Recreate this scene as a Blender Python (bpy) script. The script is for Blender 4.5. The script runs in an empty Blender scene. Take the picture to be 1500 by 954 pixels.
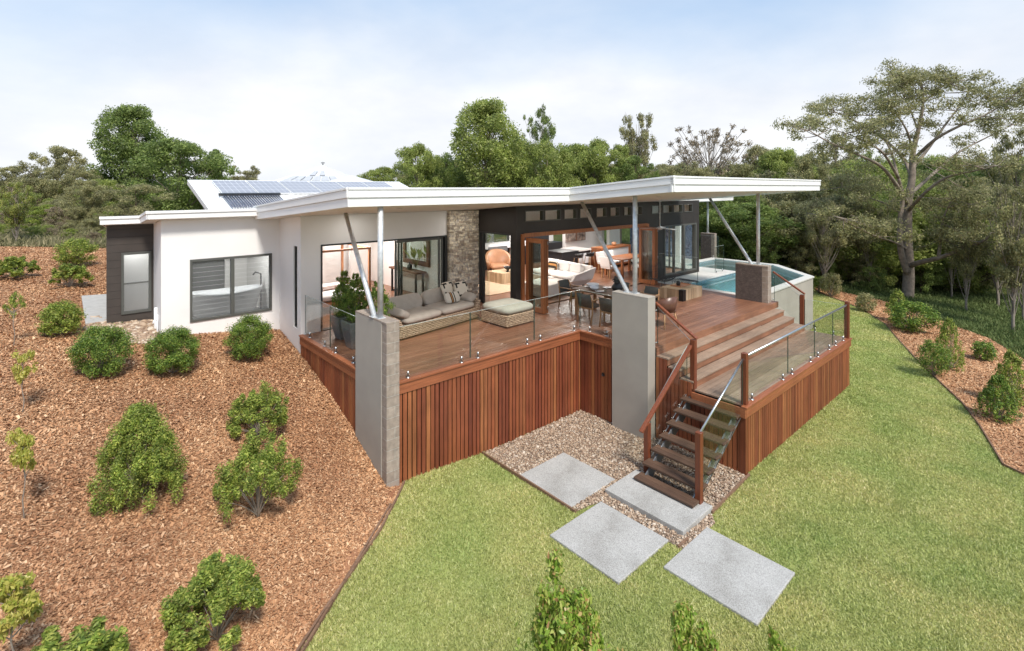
import bpy, math, random
import numpy as np
from mathutils import Vector, Matrix
from mathutils.geometry import delaunay_2d_cdt
R=math.radians
rnd=random.Random(7); NR=np.random.default_rng(11)
sc=bpy.context.scene
col=sc.collection
# ---------------------------------------------------------------- frame: u runs right-away, v left-away, z up, deck top is z=0
_n=math.hypot(830,748); AX=(830/_n,748/_n); BX=(-AX[1],AX[0]); TH=math.atan2(AX[1],AX[0])
F=748.; CX=750.; HY=275.; H=3.7
def W(u,v,z=0): return Vector((u*AX[0]+v*BX[0], u*AX[1]+v*BX[1], z))
def UV(x,y): return (x*AX[0]+y*AX[1], x*BX[0]+y*BX[1])
def ray(px,py,Y): return ((px-CX)/F*Y, Y, H-(py-HY)/F*Y)
def sm(t): t=np.clip(t,0,1); return t*t*(3-2*t)
def ground(x,y):
    x=np.asarray(x,float); y=np.asarray(y,float)
    u=x*AX[0]+y*AX[1]; v=x*BX[0]+y*BX[1]
    d=-(u-5.0)*.65+(v-8.73)*.76
    L=np.where(d>0,-1.95+2.75*(1-np.exp(-np.maximum(d,0)/5.0))+.012*np.maximum(d,0),-1.95-.15*sm(-d/2))
    G=-2.1+2.0*sm((v-9.5)/8)-.0*u
    w=sm((u-5)/7)
    h=(1-w)*L+w*G
    r=sm((x-13)/20)*sm((40-v)/30)
    return h-r*1.0
def at(px,py):
    lo,hi=2.,400.
    f=lambda Y: ray(px,py,Y)[2]-float(ground(ray(px,py,Y)[0],Y))
    Y=2.
    while Y<400 and f(Y)>0: Y*=1.03
    lo=Y/1.03; hi=Y
    for _ in range(30):
        m=(lo+hi)/2
        if f(m)>0: lo=m
        else: hi=m
    return Vector(ray(px,py,lo))
# ---------------------------------------------------------------- materials
def mat(name): 
    m=bpy.data.materials.new(name); m.use_nodes=True
    nt=m.node_tree; b=nt.nodes['Principled BSDF']; return m,nt,b
def node(nt,t,**k):
    n=nt.nodes.new(t)
    for a,b in k.items():
        if a in n.inputs: n.inputs[a].default_value=b
        else: setattr(n,a,b)
    return n
def ramp(nt,stops):
    r=nt.nodes.new('ShaderNodeValToRGB'); e=r.color_ramp.elements
    while len(e)<len(stops): e.new(.5)
    for i,(p,c) in enumerate(stops): e[i].position=p; e[i].color=(*c,1)
    return r
def coords(nt,scale=(1,1,1),kind='Object',rot=(0,0,0)):
    t=nt.nodes.new('ShaderNodeTexCoord'); m=nt.nodes.new('ShaderNodeMapping')
    m.inputs['Scale'].default_value=scale; m.inputs['Rotation'].default_value=rot
    nt.links.new(t.outputs[kind],m.inputs[0]); return m.outputs[0]
def noise(nt,vec,scale,detail=4,rough=.55):
    n=node(nt,'ShaderNodeTexNoise',Scale=scale,Detail=detail,Roughness=rough)
    nt.links.new(vec,n.inputs['Vector']); return n
def bump(nt,b,h,strength=.3,dist=.01):
    n=node(nt,'ShaderNodeBump',Strength=strength,Distance=dist); nt.links.new(h,n.inputs['Height']); nt.links.new(n.outputs[0],b.inputs['Normal']); return n
def mixc(nt,f,a,b,blend='MIX'):
    m=nt.nodes.new('ShaderNodeMix'); m.data_type='RGBA'; m.blend_type=blend
    for s,x in ((0,f),(6,a),(7,b)):
        if hasattr(x,'links') or hasattr(x,'is_linked'): nt.links.new(x,m.inputs[s])
        elif s==0: m.inputs[0].default_value=x
        else: m.inputs[s].default_value=(*x,1)
    return m.outputs[2]
M={}
def plain(name,c,rough=.5,metal=0,var=.12,scale=3,bs=.0,bscale=60,spec=.5,tint=None):
    m,nt,b=mat(name); v=coords(nt)
    n=noise(nt,v,scale,5); r=ramp(nt,[(.3,tuple(x*(1-var) for x in c)),(.7,tint or tuple(min(1,x*(1+var)) for x in c))])
    nt.links.new(n.outputs[0],r.inputs[0]); nt.links.new(r.outputs[0],b.inputs['Base Color'])
    b.inputs['Roughness'].default_value=rough; b.inputs['Metallic'].default_value=metal; b.inputs['Specular IOR Level'].default_value=spec
    if bs: bump(nt,b,noise(nt,v,bscale,4).outputs[0],bs,.01)
    M[name]=m; return m
def wood(name,stops,rough=.45,axis=0,island=True,grain=1.,dirt=.0):
    m,nt,b=mat(name)
    s=[14,14,14]; s[axis]=.7
    v=coords(nt,tuple(s))
    # shift grain per board
    g=nt.nodes.new('ShaderNodeNewGeometry')
    add=node(nt,'ShaderNodeVectorMath',operation='ADD'); mul=node(nt,'ShaderNodeVectorMath',operation='SCALE'); mul.inputs['Scale'].default_value=37
    comb=nt.nodes.new('ShaderNodeCombineXYZ')
    for i in range(3): nt.links.new(g.outputs['Random Per Island'],comb.inputs[i])
    nt.links.new(comb.outputs[0],mul.inputs[0]); nt.links.new(v,add.inputs[0]); nt.links.new(mul.outputs[0],add.inputs[1])
    n=noise(nt,add.outputs[0],2.2,6,.65)
    r=ramp(nt,stops); nt.links.new(g.outputs['Random Per Island'],r.inputs[0])
    gr=ramp(nt,[(.3,(1-.38*grain,)*3),(.72,(1+.12*grain,)*3)]); nt.links.new(n.outputs[0],gr.inputs[0])
    c=mixc(nt,1.0,r.outputs[0] if island else stops[0][1],gr.outputs[0],'MULTIPLY')
    if dirt:
        v2=coords(nt,(1,1,1)); n2=noise(nt,v2,1.3,5,.6); r2=ramp(nt,[(.35,(1-dirt,)*3),(.65,(1,1,1))]); nt.links.new(n2.outputs[0],r2.inputs[0])
        c=mixc(nt,1.0,c,r2.outputs[0],'MULTIPLY')
    nt.links.new(c,b.inputs['Base Color']); b.inputs['Roughness'].default_value=rough
    bump(nt,b,n.outputs[0],.25,.004)
    M[name]=m; return m
def island(name,stops,rough=.7,trans=0,spec=.3,noisevar=0,lo=(.6,.6,.62),hi=(1.32,1.3,1.15)):
    m,nt,b=mat(name); g=nt.nodes.new('ShaderNodeNewGeometry'); r=ramp(nt,stops); nt.links.new(g.outputs['Random Per Island'],r.inputs[0])
    c=r.outputs[0]
    if noisevar:
        v=coords(nt); n=noise(nt,v,noisevar,3); r2=ramp(nt,[(.33,lo),(.67,hi)]); nt.links.new(n.outputs[0],r2.inputs[0])
        c=mixc(nt,1.0,c,r2.outputs[0],'MULTIPLY')
    nt.links.new(c,b.inputs['Base Color']); b.inputs['Roughness'].default_value=rough; b.inputs['Specular IOR Level'].default_value=spec
    if trans:
        t=nt.nodes.new('ShaderNodeBsdfTranslucent'); nt.links.new(c,t.inputs[0]); mx=nt.nodes.new('ShaderNodeMixShader'); mx.inputs[0].default_value=trans
        out=nt.nodes['Material Output']; nt.links.new(b.outputs[0],mx.inputs[1]); nt.links.new(t.outputs[0],mx.inputs[2]); nt.links.new(mx.outputs[0],out.inputs[0])
    M[name]=m; return m
def glass(name,tint=(.93,.97,.95),refl=1.0,rough=0.0):
    m,nt,b=mat(name); nt.nodes.remove(b); out=nt.nodes['Material Output']
    t=node(nt,'ShaderNodeBsdfTransparent'); t.inputs[0].default_value=(*tint,1)
    g=node(nt,'ShaderNodeBsdfGlossy'); g.inputs['Roughness'].default_value=rough
    lw=node(nt,'ShaderNodeLayerWeight'); lw.inputs[0].default_value=.5
    pw=node(nt,'ShaderNodeMath',operation='POWER'); pw.inputs[1].default_value=5; nt.links.new(lw.outputs['Facing'],pw.inputs[0])
    mu=node(nt,'ShaderNodeMath',operation='MULTIPLY_ADD'); mu.inputs[1].default_value=.6; mu.inputs[2].default_value=.045*refl; nt.links.new(pw.outputs[0],mu.inputs[0])
    mx=nt.nodes.new('ShaderNodeMixShader'); nt.links.new(mu.outputs[0],mx.inputs[0]); nt.links.new(t.outputs[0],mx.inputs[1]); nt.links.new(g.outputs[0],mx.inputs[2])
    nt.links.new(mx.outputs[0],out.inputs[0]); M[name]=m; return m
def frosted(name):
    m,nt,b=mat(name); nt.nodes.remove(b); out=nt.nodes['Material Output']
    t=node(nt,'ShaderNodeBsdfRefraction'); t.inputs['Color'].default_value=(.9,.93,.94,1); t.inputs['Roughness'].default_value=.16; t.inputs['IOR'].default_value=1.03
    d=node(nt,'ShaderNodeBsdfDiffuse'); d.inputs[0].default_value=(.75,.78,.8,1)
    mx=nt.nodes.new('ShaderNodeMixShader'); mx.inputs[0].default_value=.12; nt.links.new(t.outputs[0],mx.inputs[1]); nt.links.new(d.outputs[0],mx.inputs[2])
    nt.links.new(mx.outputs[0],out.inputs[0]); M[name]=m
def emit(name,c,s):
    m,nt,b=mat(name); b.inputs['Base Color'].default_value=(.8,.8,.8,1); b.inputs['Emission Color'].default_value=(*c,1); b.inputs['Emission Strength'].default_value=s; M[name]=m

plain('render_white',(.80,.785,.77),.75,var=.035,scale=1.2,bs=.12,bscale=150)
plain('trim_white',(.82,.82,.81),.4,var=.03,scale=2)
plain('soffit',(.82,.79,.76),.6,var=.02)
plain('interior_white',(.82,.80,.78),.7,var=.02)
plain('ceiling_white',(.85,.84,.83),.7,var=.02)
plain('render_grey',(.37,.34,.295),.85,var=.08,scale=1.2,bs=.25,bscale=120)
plain('frame_grey',(.085,.088,.08),.45,var=.06)
plain('dark_frame',(.035,.036,.036),.45,var=.06)
plain('cabinet_black',(.022,.022,.025),.4,var=.1)
plain('steel',(.62,.64,.65),.32,1.0,var=.15,scale=4,bs=.06,bscale=25)
plain('galvanised',(.62,.645,.66),.42,.4,var=.22,scale=9,bs=.05,bscale=30)
plain('steel_dark',(.22,.23,.24),.45,.6,var=.1)
plain('chrome',(.42,.42,.42),.35,1.0,var=.03)
plain('pot_grey',(.15,.155,.16),.6,var=.15,scale=8,bs=.1)
plain('cushion_taupe',(.44,.385,.325),.95,var=.07,scale=8,bs=.5,bscale=220,spec=.1)
plain('cushion_sage',(.40,.39,.33),.95,var=.07,scale=8,bs=.5,bscale=220,spec=.1)
plain('fabric_cream',(.70,.66,.60),.95,var=.04,bs=.4,bscale=200,spec=.1)
plain('fabric_white',(.78,.75,.72),.95,var=.03,bs=.3,bscale=150,spec=.1)
plain('leather_tan',(.42,.215,.115),.45,var=.12,scale=6)
plain('leather_brown',(.12,.055,.035),.35,var=.2,scale=7)
plain('rope_charcoal',(.075,.08,.075),.8,var=.15,scale=40)
plain('black',(.015,.015,.016),.4,var=.1)
plain('ceramic_white',(.75,.76,.78),.2,var=.02)
plain('copper_timber',(.48,.22,.11),.4,var=.12,scale=5)
plain('rug_jute',(.50,.36,.24),.95,var=.12,scale=20,bs=.4,bscale=120)
plain('stone_top',(.72,.70,.67),.3,var=.05)
plain('pvc_white',(.82,.83,.84),.35,var=.02)
plain('pool_tile',(.42,.84,1.0),.4,var=.08,scale=3)
plain('coping',(.55,.53,.49),.8,var=.08,scale=6,bs=.2)
plain('concrete_step',(.42,.41,.39),.85,var=.1,scale=7,bs=.3,bscale=100)
plain('roof_white',(.80,.80,.79),.35,var=.03)
plain('roof_grey',(.64,.65,.66),.5,var=.06)
plain('bark_grey',(.24,.195,.155),.9,var=.35,scale=5,bs=.8,bscale=18)
plain('bark_brown',(.075,.05,.038),.95,var=.4,scale=6,bs=.8,bscale=18)
plain('bark_pale',(.26,.22,.18),.9,var=.3,scale=8,bs=.6,bscale=25)
plain('soil',(.06,.04,.03),.95,var=.3,scale=8,bs=.5)
plain('blue_panel',(.035,.075,.22),.6,var=.6,scale=9,tint=(.25,.32,.48))
frosted('frosted')
glass('glass',(.955,.975,.965),.75)
glass('window_glass',(.9,.93,.92),1.0)
emit('downlight_glow',(1,.95,.85),4.0)
merbau=[(0,(.19,.048,.024)),(.25,(.28,.076,.034)),(.55,(.36,.11,.044)),(.8,(.23,.062,.03)),(1,(.46,.175,.066))]
wood('slat_wood',merbau,.5,2,dirt=.25)
wood('fascia_wood',[(0,(.34,.11,.048)),(1,(.40,.14,.06))],.45,0,dirt=.15)
wood('deck_wood',[(0,(.23,.105,.062)),(.5,(.28,.13,.078)),(1,(.33,.16,.096))],.38,0,grain=.7,dirt=.22)
wood('riser_wood',[(0,(.30,.13,.07)),(1,(.36,.17,.095))],.55,0,dirt=.3)
wood('deck_worn',[(0,(.30,.20,.14)),(.5,(.38,.265,.19)),(1,(.45,.325,.24))],.6,0,grain=.8,dirt=.28)
wood('tread_wood',[(0,(.12,.065,.04)),(1,(.17,.098,.062))],.6,1,dirt=.35)
wood('post_wood',[(0,(.17,.045,.02)),(1,(.24,.07,.03))],.4,2)
wood('rail_wood',[(0,(.22,.062,.028)),(1,(.26,.08,.036))],.35,0)
wood('door_wood',[(0,(.33,.115,.042)),(1,(.40,.15,.058))],.4,2)
wood('floor_wood',[(0,(.24,.11,.06)),(.5,(.29,.135,.078)),(1,(.33,.16,.095))],.3,0,grain=.6)
wood('teak',[(0,(.42,.23,.10)),(1,(.50,.29,.14))],.5,2)
wood('block_wood',[(0,(.40,.28,.17)),(.5,(.58,.42,.26)),(1,(.70,.54,.36))],.7,2)
wood('table_top',[(0,(.17,.10,.06)),(1,(.25,.16,.10))],.6,1)
wood('edge_wood',[(0,(.20,.11,.065)),(1,(.27,.16,.10))],.8,0)
wood('rustic',[(0,(.16,.065,.035)),(1,(.22,.10,.055))],.7,0)
# cladding: dark weatherboards / vertical joints
def clad(name,c,axis,pitch):
    m,nt,b=mat(name); v=coords(nt); s=node(nt,'ShaderNodeSeparateXYZ'); nt.links.new(v,s.inputs[0])
    mo=node(nt,'ShaderNodeMath',operation='MODULO'); nt.links.new(s.outputs[axis],mo.inputs[0]); mo.inputs[1].default_value=pitch
    ab=node(nt,'ShaderNodeMath',operation='ABSOLUTE'); nt.links.new(mo.outputs[0],ab.inputs[0])
    lt=node(nt,'ShaderNodeMath',operation='LESS_THAN'); nt.links.new(ab.outputs[0],lt.inputs[0]); lt.inputs[1].default_value=.008
    n=noise(nt,v,3,5); r=ramp(nt,[(.3,tuple(x*.88 for x in c)),(.7,tuple(x*1.12 for x in c))]); nt.links.new(n.outputs[0],r.inputs[0])
    nt.links.new(mixc(nt,lt.outputs[0],r.outputs[0],tuple(x*.5 for x in c)),b.inputs['Base Color']); b.inputs['Roughness'].default_value=.6
    inv=node(nt,'ShaderNodeMath',operation='SUBTRACT'); inv.inputs[0].default_value=1; nt.links.new(lt.outputs[0],inv.inputs[1])
    bump(nt,b,inv.outputs[0],.6,.01); M[name]=m
clad('weatherboard',(.052,.042,.036),2,.19)
clad('dark_cladding',(.030,.025,.022),0,.9)
# blockwork, mosaic
def bricks(name,c1,c2,mortar,bw,bh,ms,rough=.85,kind='xz',off=.5,bstr=.6):
    m,nt,b=mat(name); t=nt.nodes.new('ShaderNodeTexCoord'); s=nt.nodes.new('ShaderNodeSeparateXYZ'); cc=nt.nodes.new('ShaderNodeCombineXYZ')
    nt.links.new(t.outputs['Object'],s.inputs[0])
    if kind=='xz': nt.links.new(s.outputs[0],cc.inputs[0])
    elif kind=='yz': nt.links.new(s.outputs[1],cc.inputs[0])
    else:
        ad=node(nt,'ShaderNodeMath',operation='ADD'); nt.links.new(s.outputs[0],ad.inputs[0]); nt.links.new(s.outputs[1],ad.inputs[1]); nt.links.new(ad.outputs[0],cc.inputs[0])
    nt.links.new(s.outputs[2],cc.inputs[1])
    br=nt.nodes.new('ShaderNodeTexBrick'); nt.links.new(cc.outputs[0],br.inputs[0]); br.offset=off
    br.inputs['Color1'].default_value=(*c1,1); br.inputs['Color2'].default_value=(*c2,1); br.inputs['Mortar'].default_value=(*mortar,1)
    br.inputs['Scale'].default_value=1; br.inputs['Brick Width'].default_value=bw; br.inputs['Row Height'].default_value=bh; br.inputs['Mortar Size'].default_value=ms
    n=noise(nt,t.outputs['Object'],9,6,.65); r=ramp(nt,[(.3,(.72,.72,.72)),(.7,(1.15,1.15,1.15))]); nt.links.new(n.outputs[0],r.inputs[0])
    nt.links.new(mixc(nt,1.0,br.outputs[0],r.outputs[0],'MULTIPLY'),b.inputs['Base Color']); b.inputs['Roughness'].default_value=rough
    inv=node(nt,'ShaderNodeMath',operation='SUBTRACT'); inv.inputs[0].default_value=1; nt.links.new(br.outputs['Fac'],inv.inputs[1]); bump(nt,b,inv.outputs[0],bstr,.01); M[name]=m
bricks('blockwork',(.30,.245,.20),(.36,.30,.25),(.42,.38,.33),.6,.20,.006,kind='sum')
bricks('mosaic',(.085,.065,.058),(.16,.125,.11),(.075,.06,.055),.05,.016,.003,kind='sum',off=.37)
island('stone_wall',[(0,(.34,.28,.23)),(.3,(.52,.45,.38)),(.6,(.66,.59,.51)),(.85,(.78,.71,.63)),(1,(.45,.36,.30))],.9,noisevar=14)
# wicker
m,nt,b=mat('wicker'); v=coords(nt); w=node(nt,'ShaderNodeTexWave',Scale=7.5,Distortion=2.2,Detail=3.0); w.inputs['Detail Scale'].default_value=2.5; w.bands_direction='Z'; nt.links.new(v,w.inputs[0])
n=noise(nt,coords(nt,(9,9,30)),2.4,4,.7); r=ramp(nt,[(.32,(.10,.06,.035)),(.5,(.42,.28,.18)),(.68,(.66,.50,.35))]); mm=node(nt,'ShaderNodeMath',operation='MULTIPLY_ADD'); nt.links.new(w.outputs[1],mm.inputs[0]); mm.inputs[1].default_value=.3; mm2=node(nt,'ShaderNodeMath',operation='MULTIPLY_ADD'); nt.links.new(n.outputs[0],mm2.inputs[0]); mm2.inputs[1].default_value=1.1; mm2.inputs[2].default_value=-.2; nt.links.new(mm2.outputs[0],mm.inputs[2])
nt.links.new(mm.outputs[0],r.inputs[0]); nt.links.new(r.outputs[0],b.inputs['Base Color']); b.inputs['Roughness'].default_value=.75; bump(nt,b,mm.outputs[0],1.0,.03); M['wicker']=m
# exposed aggregate
m,nt,b=mat('aggregate'); v=coords(nt); vo=node(nt,'ShaderNodeTexVoronoi',Scale=150.0); nt.links.new(v,vo.inputs[0])
n=noise(nt,v,1.4,5); r=ramp(nt,[(0,(.23,.222,.21)),(.45,(.38,.37,.35)),(1,(.53,.52,.50))]); sp=nt.nodes.new('ShaderNodeSeparateColor'); nt.links.new(vo.outputs['Color'],sp.inputs[0]); nt.links.new(sp.outputs[0],r.inputs[0])
r2=ramp(nt,[(.34,(.78,.77,.75)),(.5,(.97,.97,.96)),(.68,(1.08,1.08,1.08))]); nt.links.new(n.outputs[0],r2.inputs[0])
nt.links.new(mixc(nt,1.0,r.outputs[0],r2.outputs[0],'MULTIPLY'),b.inputs['Base Color']); b.inputs['Roughness'].default_value=.85; bump(nt,b,vo.outputs[0],.35,.004); M['aggregate']=m
# solar
m,nt,b=mat('solar_cell'); v=coords(nt); s=nt.nodes.new('ShaderNodeSeparateXYZ'); nt.links.new(v,s.inputs[0])
def gridline(ax,p,w):
    mo=node(nt,'ShaderNodeMath',operation='PINGPONG'); nt.links.new(s.outputs[ax],mo.inputs[0]); mo.inputs[1].default_value=p/2
    lt=node(nt,'ShaderNodeMath',operation='LESS_THAN'); nt.links.new(mo.outputs[0],lt.inputs[0]); lt.inputs[1].default_value=w; return lt.outputs[0]
mx=node(nt,'ShaderNodeMath',operation='MAXIMUM'); nt.links.new(gridline(0,.23,.006),mx.inputs[0]); nt.links.new(gridline(1,.5,.012),mx.inputs[1])
nt.links.new(mixc(nt,mx.outputs[0],(.30,.305,.335),(.70,.71,.74)),b.inputs['Base Color']); b.inputs['Roughness'].default_value=.35; M['solar_cell']=m
# water
m,nt,b=mat('pool_water'); nt.nodes.remove(b); out=nt.nodes['Material Output']
t=node(nt,'ShaderNodeBsdfTransparent'); t.inputs[0].default_value=(.92,.985,.99,1); g=node(nt,'ShaderNodeBsdfGlossy'); g.inputs['Roughness'].default_value=.03
f=node(nt,'ShaderNodeFresnel'); f.inputs[0].default_value=1.33; v=coords(nt); n=noise(nt,v,3.5,3); bm=node(nt,'ShaderNodeBump',Strength=.25,Distance=.02); nt.links.new(n.outputs[0],bm.inputs['Height']); nt.links.new(bm.outputs[0],g.inputs['Normal']); nt.links.new(bm.outputs[0],f.inputs['Normal'])
mx=nt.nodes.new('ShaderNodeMixShader'); nt.links.new(f.outputs[0],mx.inputs[0]); nt.links.new(t.outputs[0],mx.inputs[1]); nt.links.new(g.outputs[0],mx.inputs[2]); nt.links.new(mx.outputs[0],out.inputs[0]); M['pool_water']=m
# ground materials
def groundmat(name,s1,sc1,s2,sc2,bs=.6,bd=.03):
    m,nt,b=mat(name); v=coords(nt); n=noise(nt,v,sc1,7,.7); r=ramp(nt,s1); nt.links.new(n.outputs[0],r.inputs[0])
    n2=noise(nt,v,sc2,4,.6); r2=ramp(nt,s2); nt.links.new(n2.outputs[0],r2.inputs[0])
    nt.links.new(mixc(nt,1.0,r.outputs[0],r2.outputs[0],'MULTIPLY'),b.inputs['Base Color']); b.inputs['Roughness'].default_value=.95; b.inputs['Specular IOR Level'].default_value=.1
    bump(nt,b,n.outputs[0],bs,bd); M[name]=m
groundmat('lawn_mat',[(.3,(.20,.22,.07)),(.5,(.30,.33,.11)),(.72,(.40,.40,.17))],45,[(.35,(.86,.9,.86)),(.5,(1,1,1)),(.65,(1.1,1.06,1.05))],.4)
groundmat('mulch_mat',[(.3,(.20,.09,.05)),(.5,(.33,.165,.09)),(.72,(.45,.25,.145))],40,[(.35,(.8,.72,.7)),(.6,(1.1,1.1,1.1))],.5)
groundmat('gravel_mat',[(.3,(.12,.09,.07)),(.5,(.26,.20,.155)),(.72,(.38,.32,.26))],40,[(.35,(.85,.85,.85)),(.6,(1.1,1.1,1.1))],1.2)
groundmat('rough_mat',[(.3,(.03,.035,.012)),(.5,(.075,.085,.03)),(.72,(.15,.13,.06))],6,[(.35,(.7,.75,.7)),(.6,(1.15,1.1,1.05))],.4)
island('grass_blades',[(0,(.31,.345,.12)),(.4,(.47,.505,.18)),(.75,(.62,.64,.27)),(1,(.72,.70,.39))],.7,.4,noisevar=.75,lo=(.78,.88,.74),hi=(1.16,1.05,1.12))
island('chips',[(0,(.30,.145,.072)),(.3,(.45,.235,.118)),(.75,(.56,.325,.175)),(1,(.72,.50,.31))],.8,noisevar=.6,lo=(.82,.76,.74),hi=(1.12,1.12,1.1))
island('pebbles',[(0,(.20,.135,.095)),(.35,(.34,.235,.16)),(.7,(.46,.345,.245)),(1,(.58,.50,.41))],.6)
def leafm(name,a,b_,c,tr=.3): island(name,[(0,a),(.5,b_),(1,c)],.5,tr,spec=.35,noisevar=8)
leafm('leaf_dense',(.12,.18,.05),(.21,.285,.08),(.35,.42,.14),.5)
leafm('leaf_olive',(.25,.25,.12),(.36,.35,.18),(.50,.46,.26),.5)
leafm('leaf_mid',(.19,.25,.065),(.31,.375,.10),(.48,.51,.18),.5)
leafm('leaf_gum',(.19,.20,.09),(.32,.32,.15),(.47,.43,.23),.45)
leafm('leaf_lime',(.16,.22,.05),(.28,.33,.08),(.42,.40,.13),.4)
leafm('leaf_dry',(.20,.15,.10),(.28,.22,.15),(.36,.31,.21))
leafm('leaf_shrub',(.06,.12,.025),(.15,.26,.045),(.38,.46,.10),.4)
leafm('leaf_bush',(.12,.185,.035),(.26,.345,.065),(.54,.57,.15),.45)
island('leaf_tip',[(0,(.16,.28,.03)),(.5,(.30,.42,.06)),(.82,(.46,.50,.12)),(.93,(.52,.36,.14)),(1,(.50,.24,.11))],.4,.4,spec=.5)
island('leaf_yellow',[(0,(.30,.36,.06)),(.5,(.50,.48,.10)),(1,(.64,.56,.18))],.4,.45,spec=.4)
island('dry_grass',[(0,(.15,.15,.07)),(.5,(.24,.22,.11)),(1,(.40,.34,.20))],.8,.3)
island('fern_grass',[(0,(.08,.12,.035)),(.5,(.14,.19,.06)),(1,(.22,.26,.10))],.8,.3)

# ---------------------------------------------------------------- mesh builder
class MB:
    def __init__(s): s.v=[]; s.f=[]; s.sm=[]
    def add(s,v,f,smooth=False):
        o=len(s.v); s.v+= [tuple(q) for q in v]; s.f+=[tuple(i+o for i in q) for q in f]; s.sm+=[smooth]*len(f); return s
    def box(s,x0,x1,y0,y1,z0,z1):
        v=[(x0,y0,z0),(x1,y0,z0),(x1,y1,z0),(x0,y1,z0),(x0,y0,z1),(x1,y0,z1),(x1,y1,z1),(x0,y1,z1)]
        return s.add(v,[(0,3,2,1),(4,5,6,7),(0,1,5,4),(1,2,6,5),(2,3,7,6),(3,0,4,7)])
    def hexa(s,bot,top):
        return s.add(list(bot)+list(top),[(3,2,1,0),(4,5,6,7),(0,1,5,4),(1,2,6,5),(2,3,7,6),(3,0,4,7)])
    def prism(s,poly,z0,z1):
        n=len(poly); zf=(lambda z,p:z(p) if callable(z) else z)
        v=[(p[0],p[1],zf(z0,p)) for p in poly]+[(p[0],p[1],zf(z1,p)) for p in poly]
        return s.add(v,[tuple(range(n-1,-1,-1)),tuple(range(n,2*n))]+[(i,(i+1)%n,n+(i+1)%n,n+i) for i in range(n)])
    def tube(s,pts,r,n=10,cap=True):
        pts=[Vector(p) for p in pts]; rs=r if isinstance(r,(list,tuple)) else [r]*len(pts)
        v=[];f=[]
        a=None
        for i,p in enumerate(pts):
            d=(pts[min(i+1,len(pts)-1)]-pts[max(i-1,0)]).normalized()
            if a is None:
                a=d.cross(Vector((0,0,1)))
                if a.length<.1: a=d.cross(Vector((1,0,0)))
            else: a=a-d*a.dot(d)
            a.normalize(); b=d.cross(a)
            for k in range(n):
                t=2*math.pi*k/n; v.append(p+(a*math.cos(t)+b*math.sin(t))*rs[i])
        for i in range(len(pts)-1):
            for k in range(n): f.append((i*n+k,i*n+(k+1)%n,(i+1)*n+(k+1)%n,(i+1)*n+k))
        if cap: f+= [tuple(range(n-1,-1,-1)),tuple(range((len(pts)-1)*n,len(pts)*n))]
        return s.add(v,f,True)
    def bar(s,p,q,w,h):
        p=Vector(p);q=Vector(q);d=(q-p).normalized(); a=d.cross(Vector((0,0,1)))
        if a.length<.1: a=Vector((1,0,0))
        a.normalize(); b=a.cross(d); a*=w/2; b*=h/2
        return s.hexa([p-a-b,p+a-b,p+a+b,p-a+b],[q-a-b,q+a-b,q+a+b,q-a+b])
    def lathe(s,prof,c=(0,0,0),n=24):
        v=[];f=[]
        for (r,z) in prof:
            for k in range(n): t=2*math.pi*k/n; v.append((c[0]+r*math.cos(t),c[1]+r*math.sin(t),c[2]+z))
        for i in range(len(prof)-1):
            for k in range(n): f.append((i*n+k,i*n+(k+1)%n,(i+1)*n+(k+1)%n,(i+1)*n+k))
        return s.add(v,f,True)
    def cushion(s,c,sz,rot=None,e=.3,nu=24,nv=12,sag=0):
        v=[];f=[]; pw=lambda x,p: math.copysign(abs(x)**p,x)
        for j in range(nv+1):
            ph=-math.pi/2+math.pi*j/nv
            for k in range(nu):
                th=2*math.pi*k/nu; cp=pw(math.cos(ph),.38)
                p=Vector((sz[0]/2*cp*pw(math.cos(th),e),sz[1]/2*cp*pw(math.sin(th),e),sz[2]/2*pw(math.sin(ph),.8)))
                if rot is not None: p=rot@p
                v.append(p+Vector(c))
        for j in range(nv):
            for k in range(nu): f.append((j*nu+k,j*nu+(k+1)%nu,(j+1)*nu+(k+1)%nu,(j+1)*nu+k))
        return s.add(v,f,True)
    def build(s,name,m,parent=None,base=None,bevel=0):
        me=bpy.data.meshes.new(name)
        b=Vector((0,0,0))
        if parent is not None:
            if parent.get('_b') is not None: b=Vector(parent['_b'])
        elif base=='auto':
            vs=np.array(s.v); b=Vector((float((vs[:,0].min()+vs[:,0].max())/2),float((vs[:,1].min()+vs[:,1].max())/2),float(vs[:,2].min())))
        elif base is not None: b=Vector(base)
        me.from_pydata([(p[0]-b.x,p[1]-b.y,p[2]-b.z) for p in s.v],[],s.f)
        me.polygons.foreach_set('use_smooth',s.sm); me.update()
        o=bpy.data.objects.new(name,me); col.objects.link(o); me.materials.append(M[m] if isinstance(m,str) else m)
        if parent is not None: o.parent=parent
        else: o.location=W(*b); o.rotation_euler.z=TH; o['_b']=tuple(b)
        if bevel:
            md=o.modifiers.new('bevel','BEVEL'); md.width=bevel; md.segments=2; md.limit_method='ANGLE'
        if parent is not None and parent.get('_b') is not None: o['_b']=tuple(b)
        return o
def tag(o,label=None,cat=None,group=None,kind=None):
    if label: o['label']=label
    if cat: o['category']=cat
    if group: o['group']=group
    if kind: o['kind']=kind
    return o
def thing(name,label,cat,base,rot=0,group=None,abs_=True):
    o=bpy.data.objects.new(name,None); col.objects.link(o); o.location=W(*base); o.rotation_euler.z=TH+rot; o.empty_display_size=.2
    if abs_: o['_b']=tuple(float(q) for q in base)
    return tag(o,label,cat,group)
def copy_tree(o,parent=None):
    c=o.copy(); col.objects.link(c); c.parent=parent
    for ch in list(o.children): copy_tree(ch,c)
    return c
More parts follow.
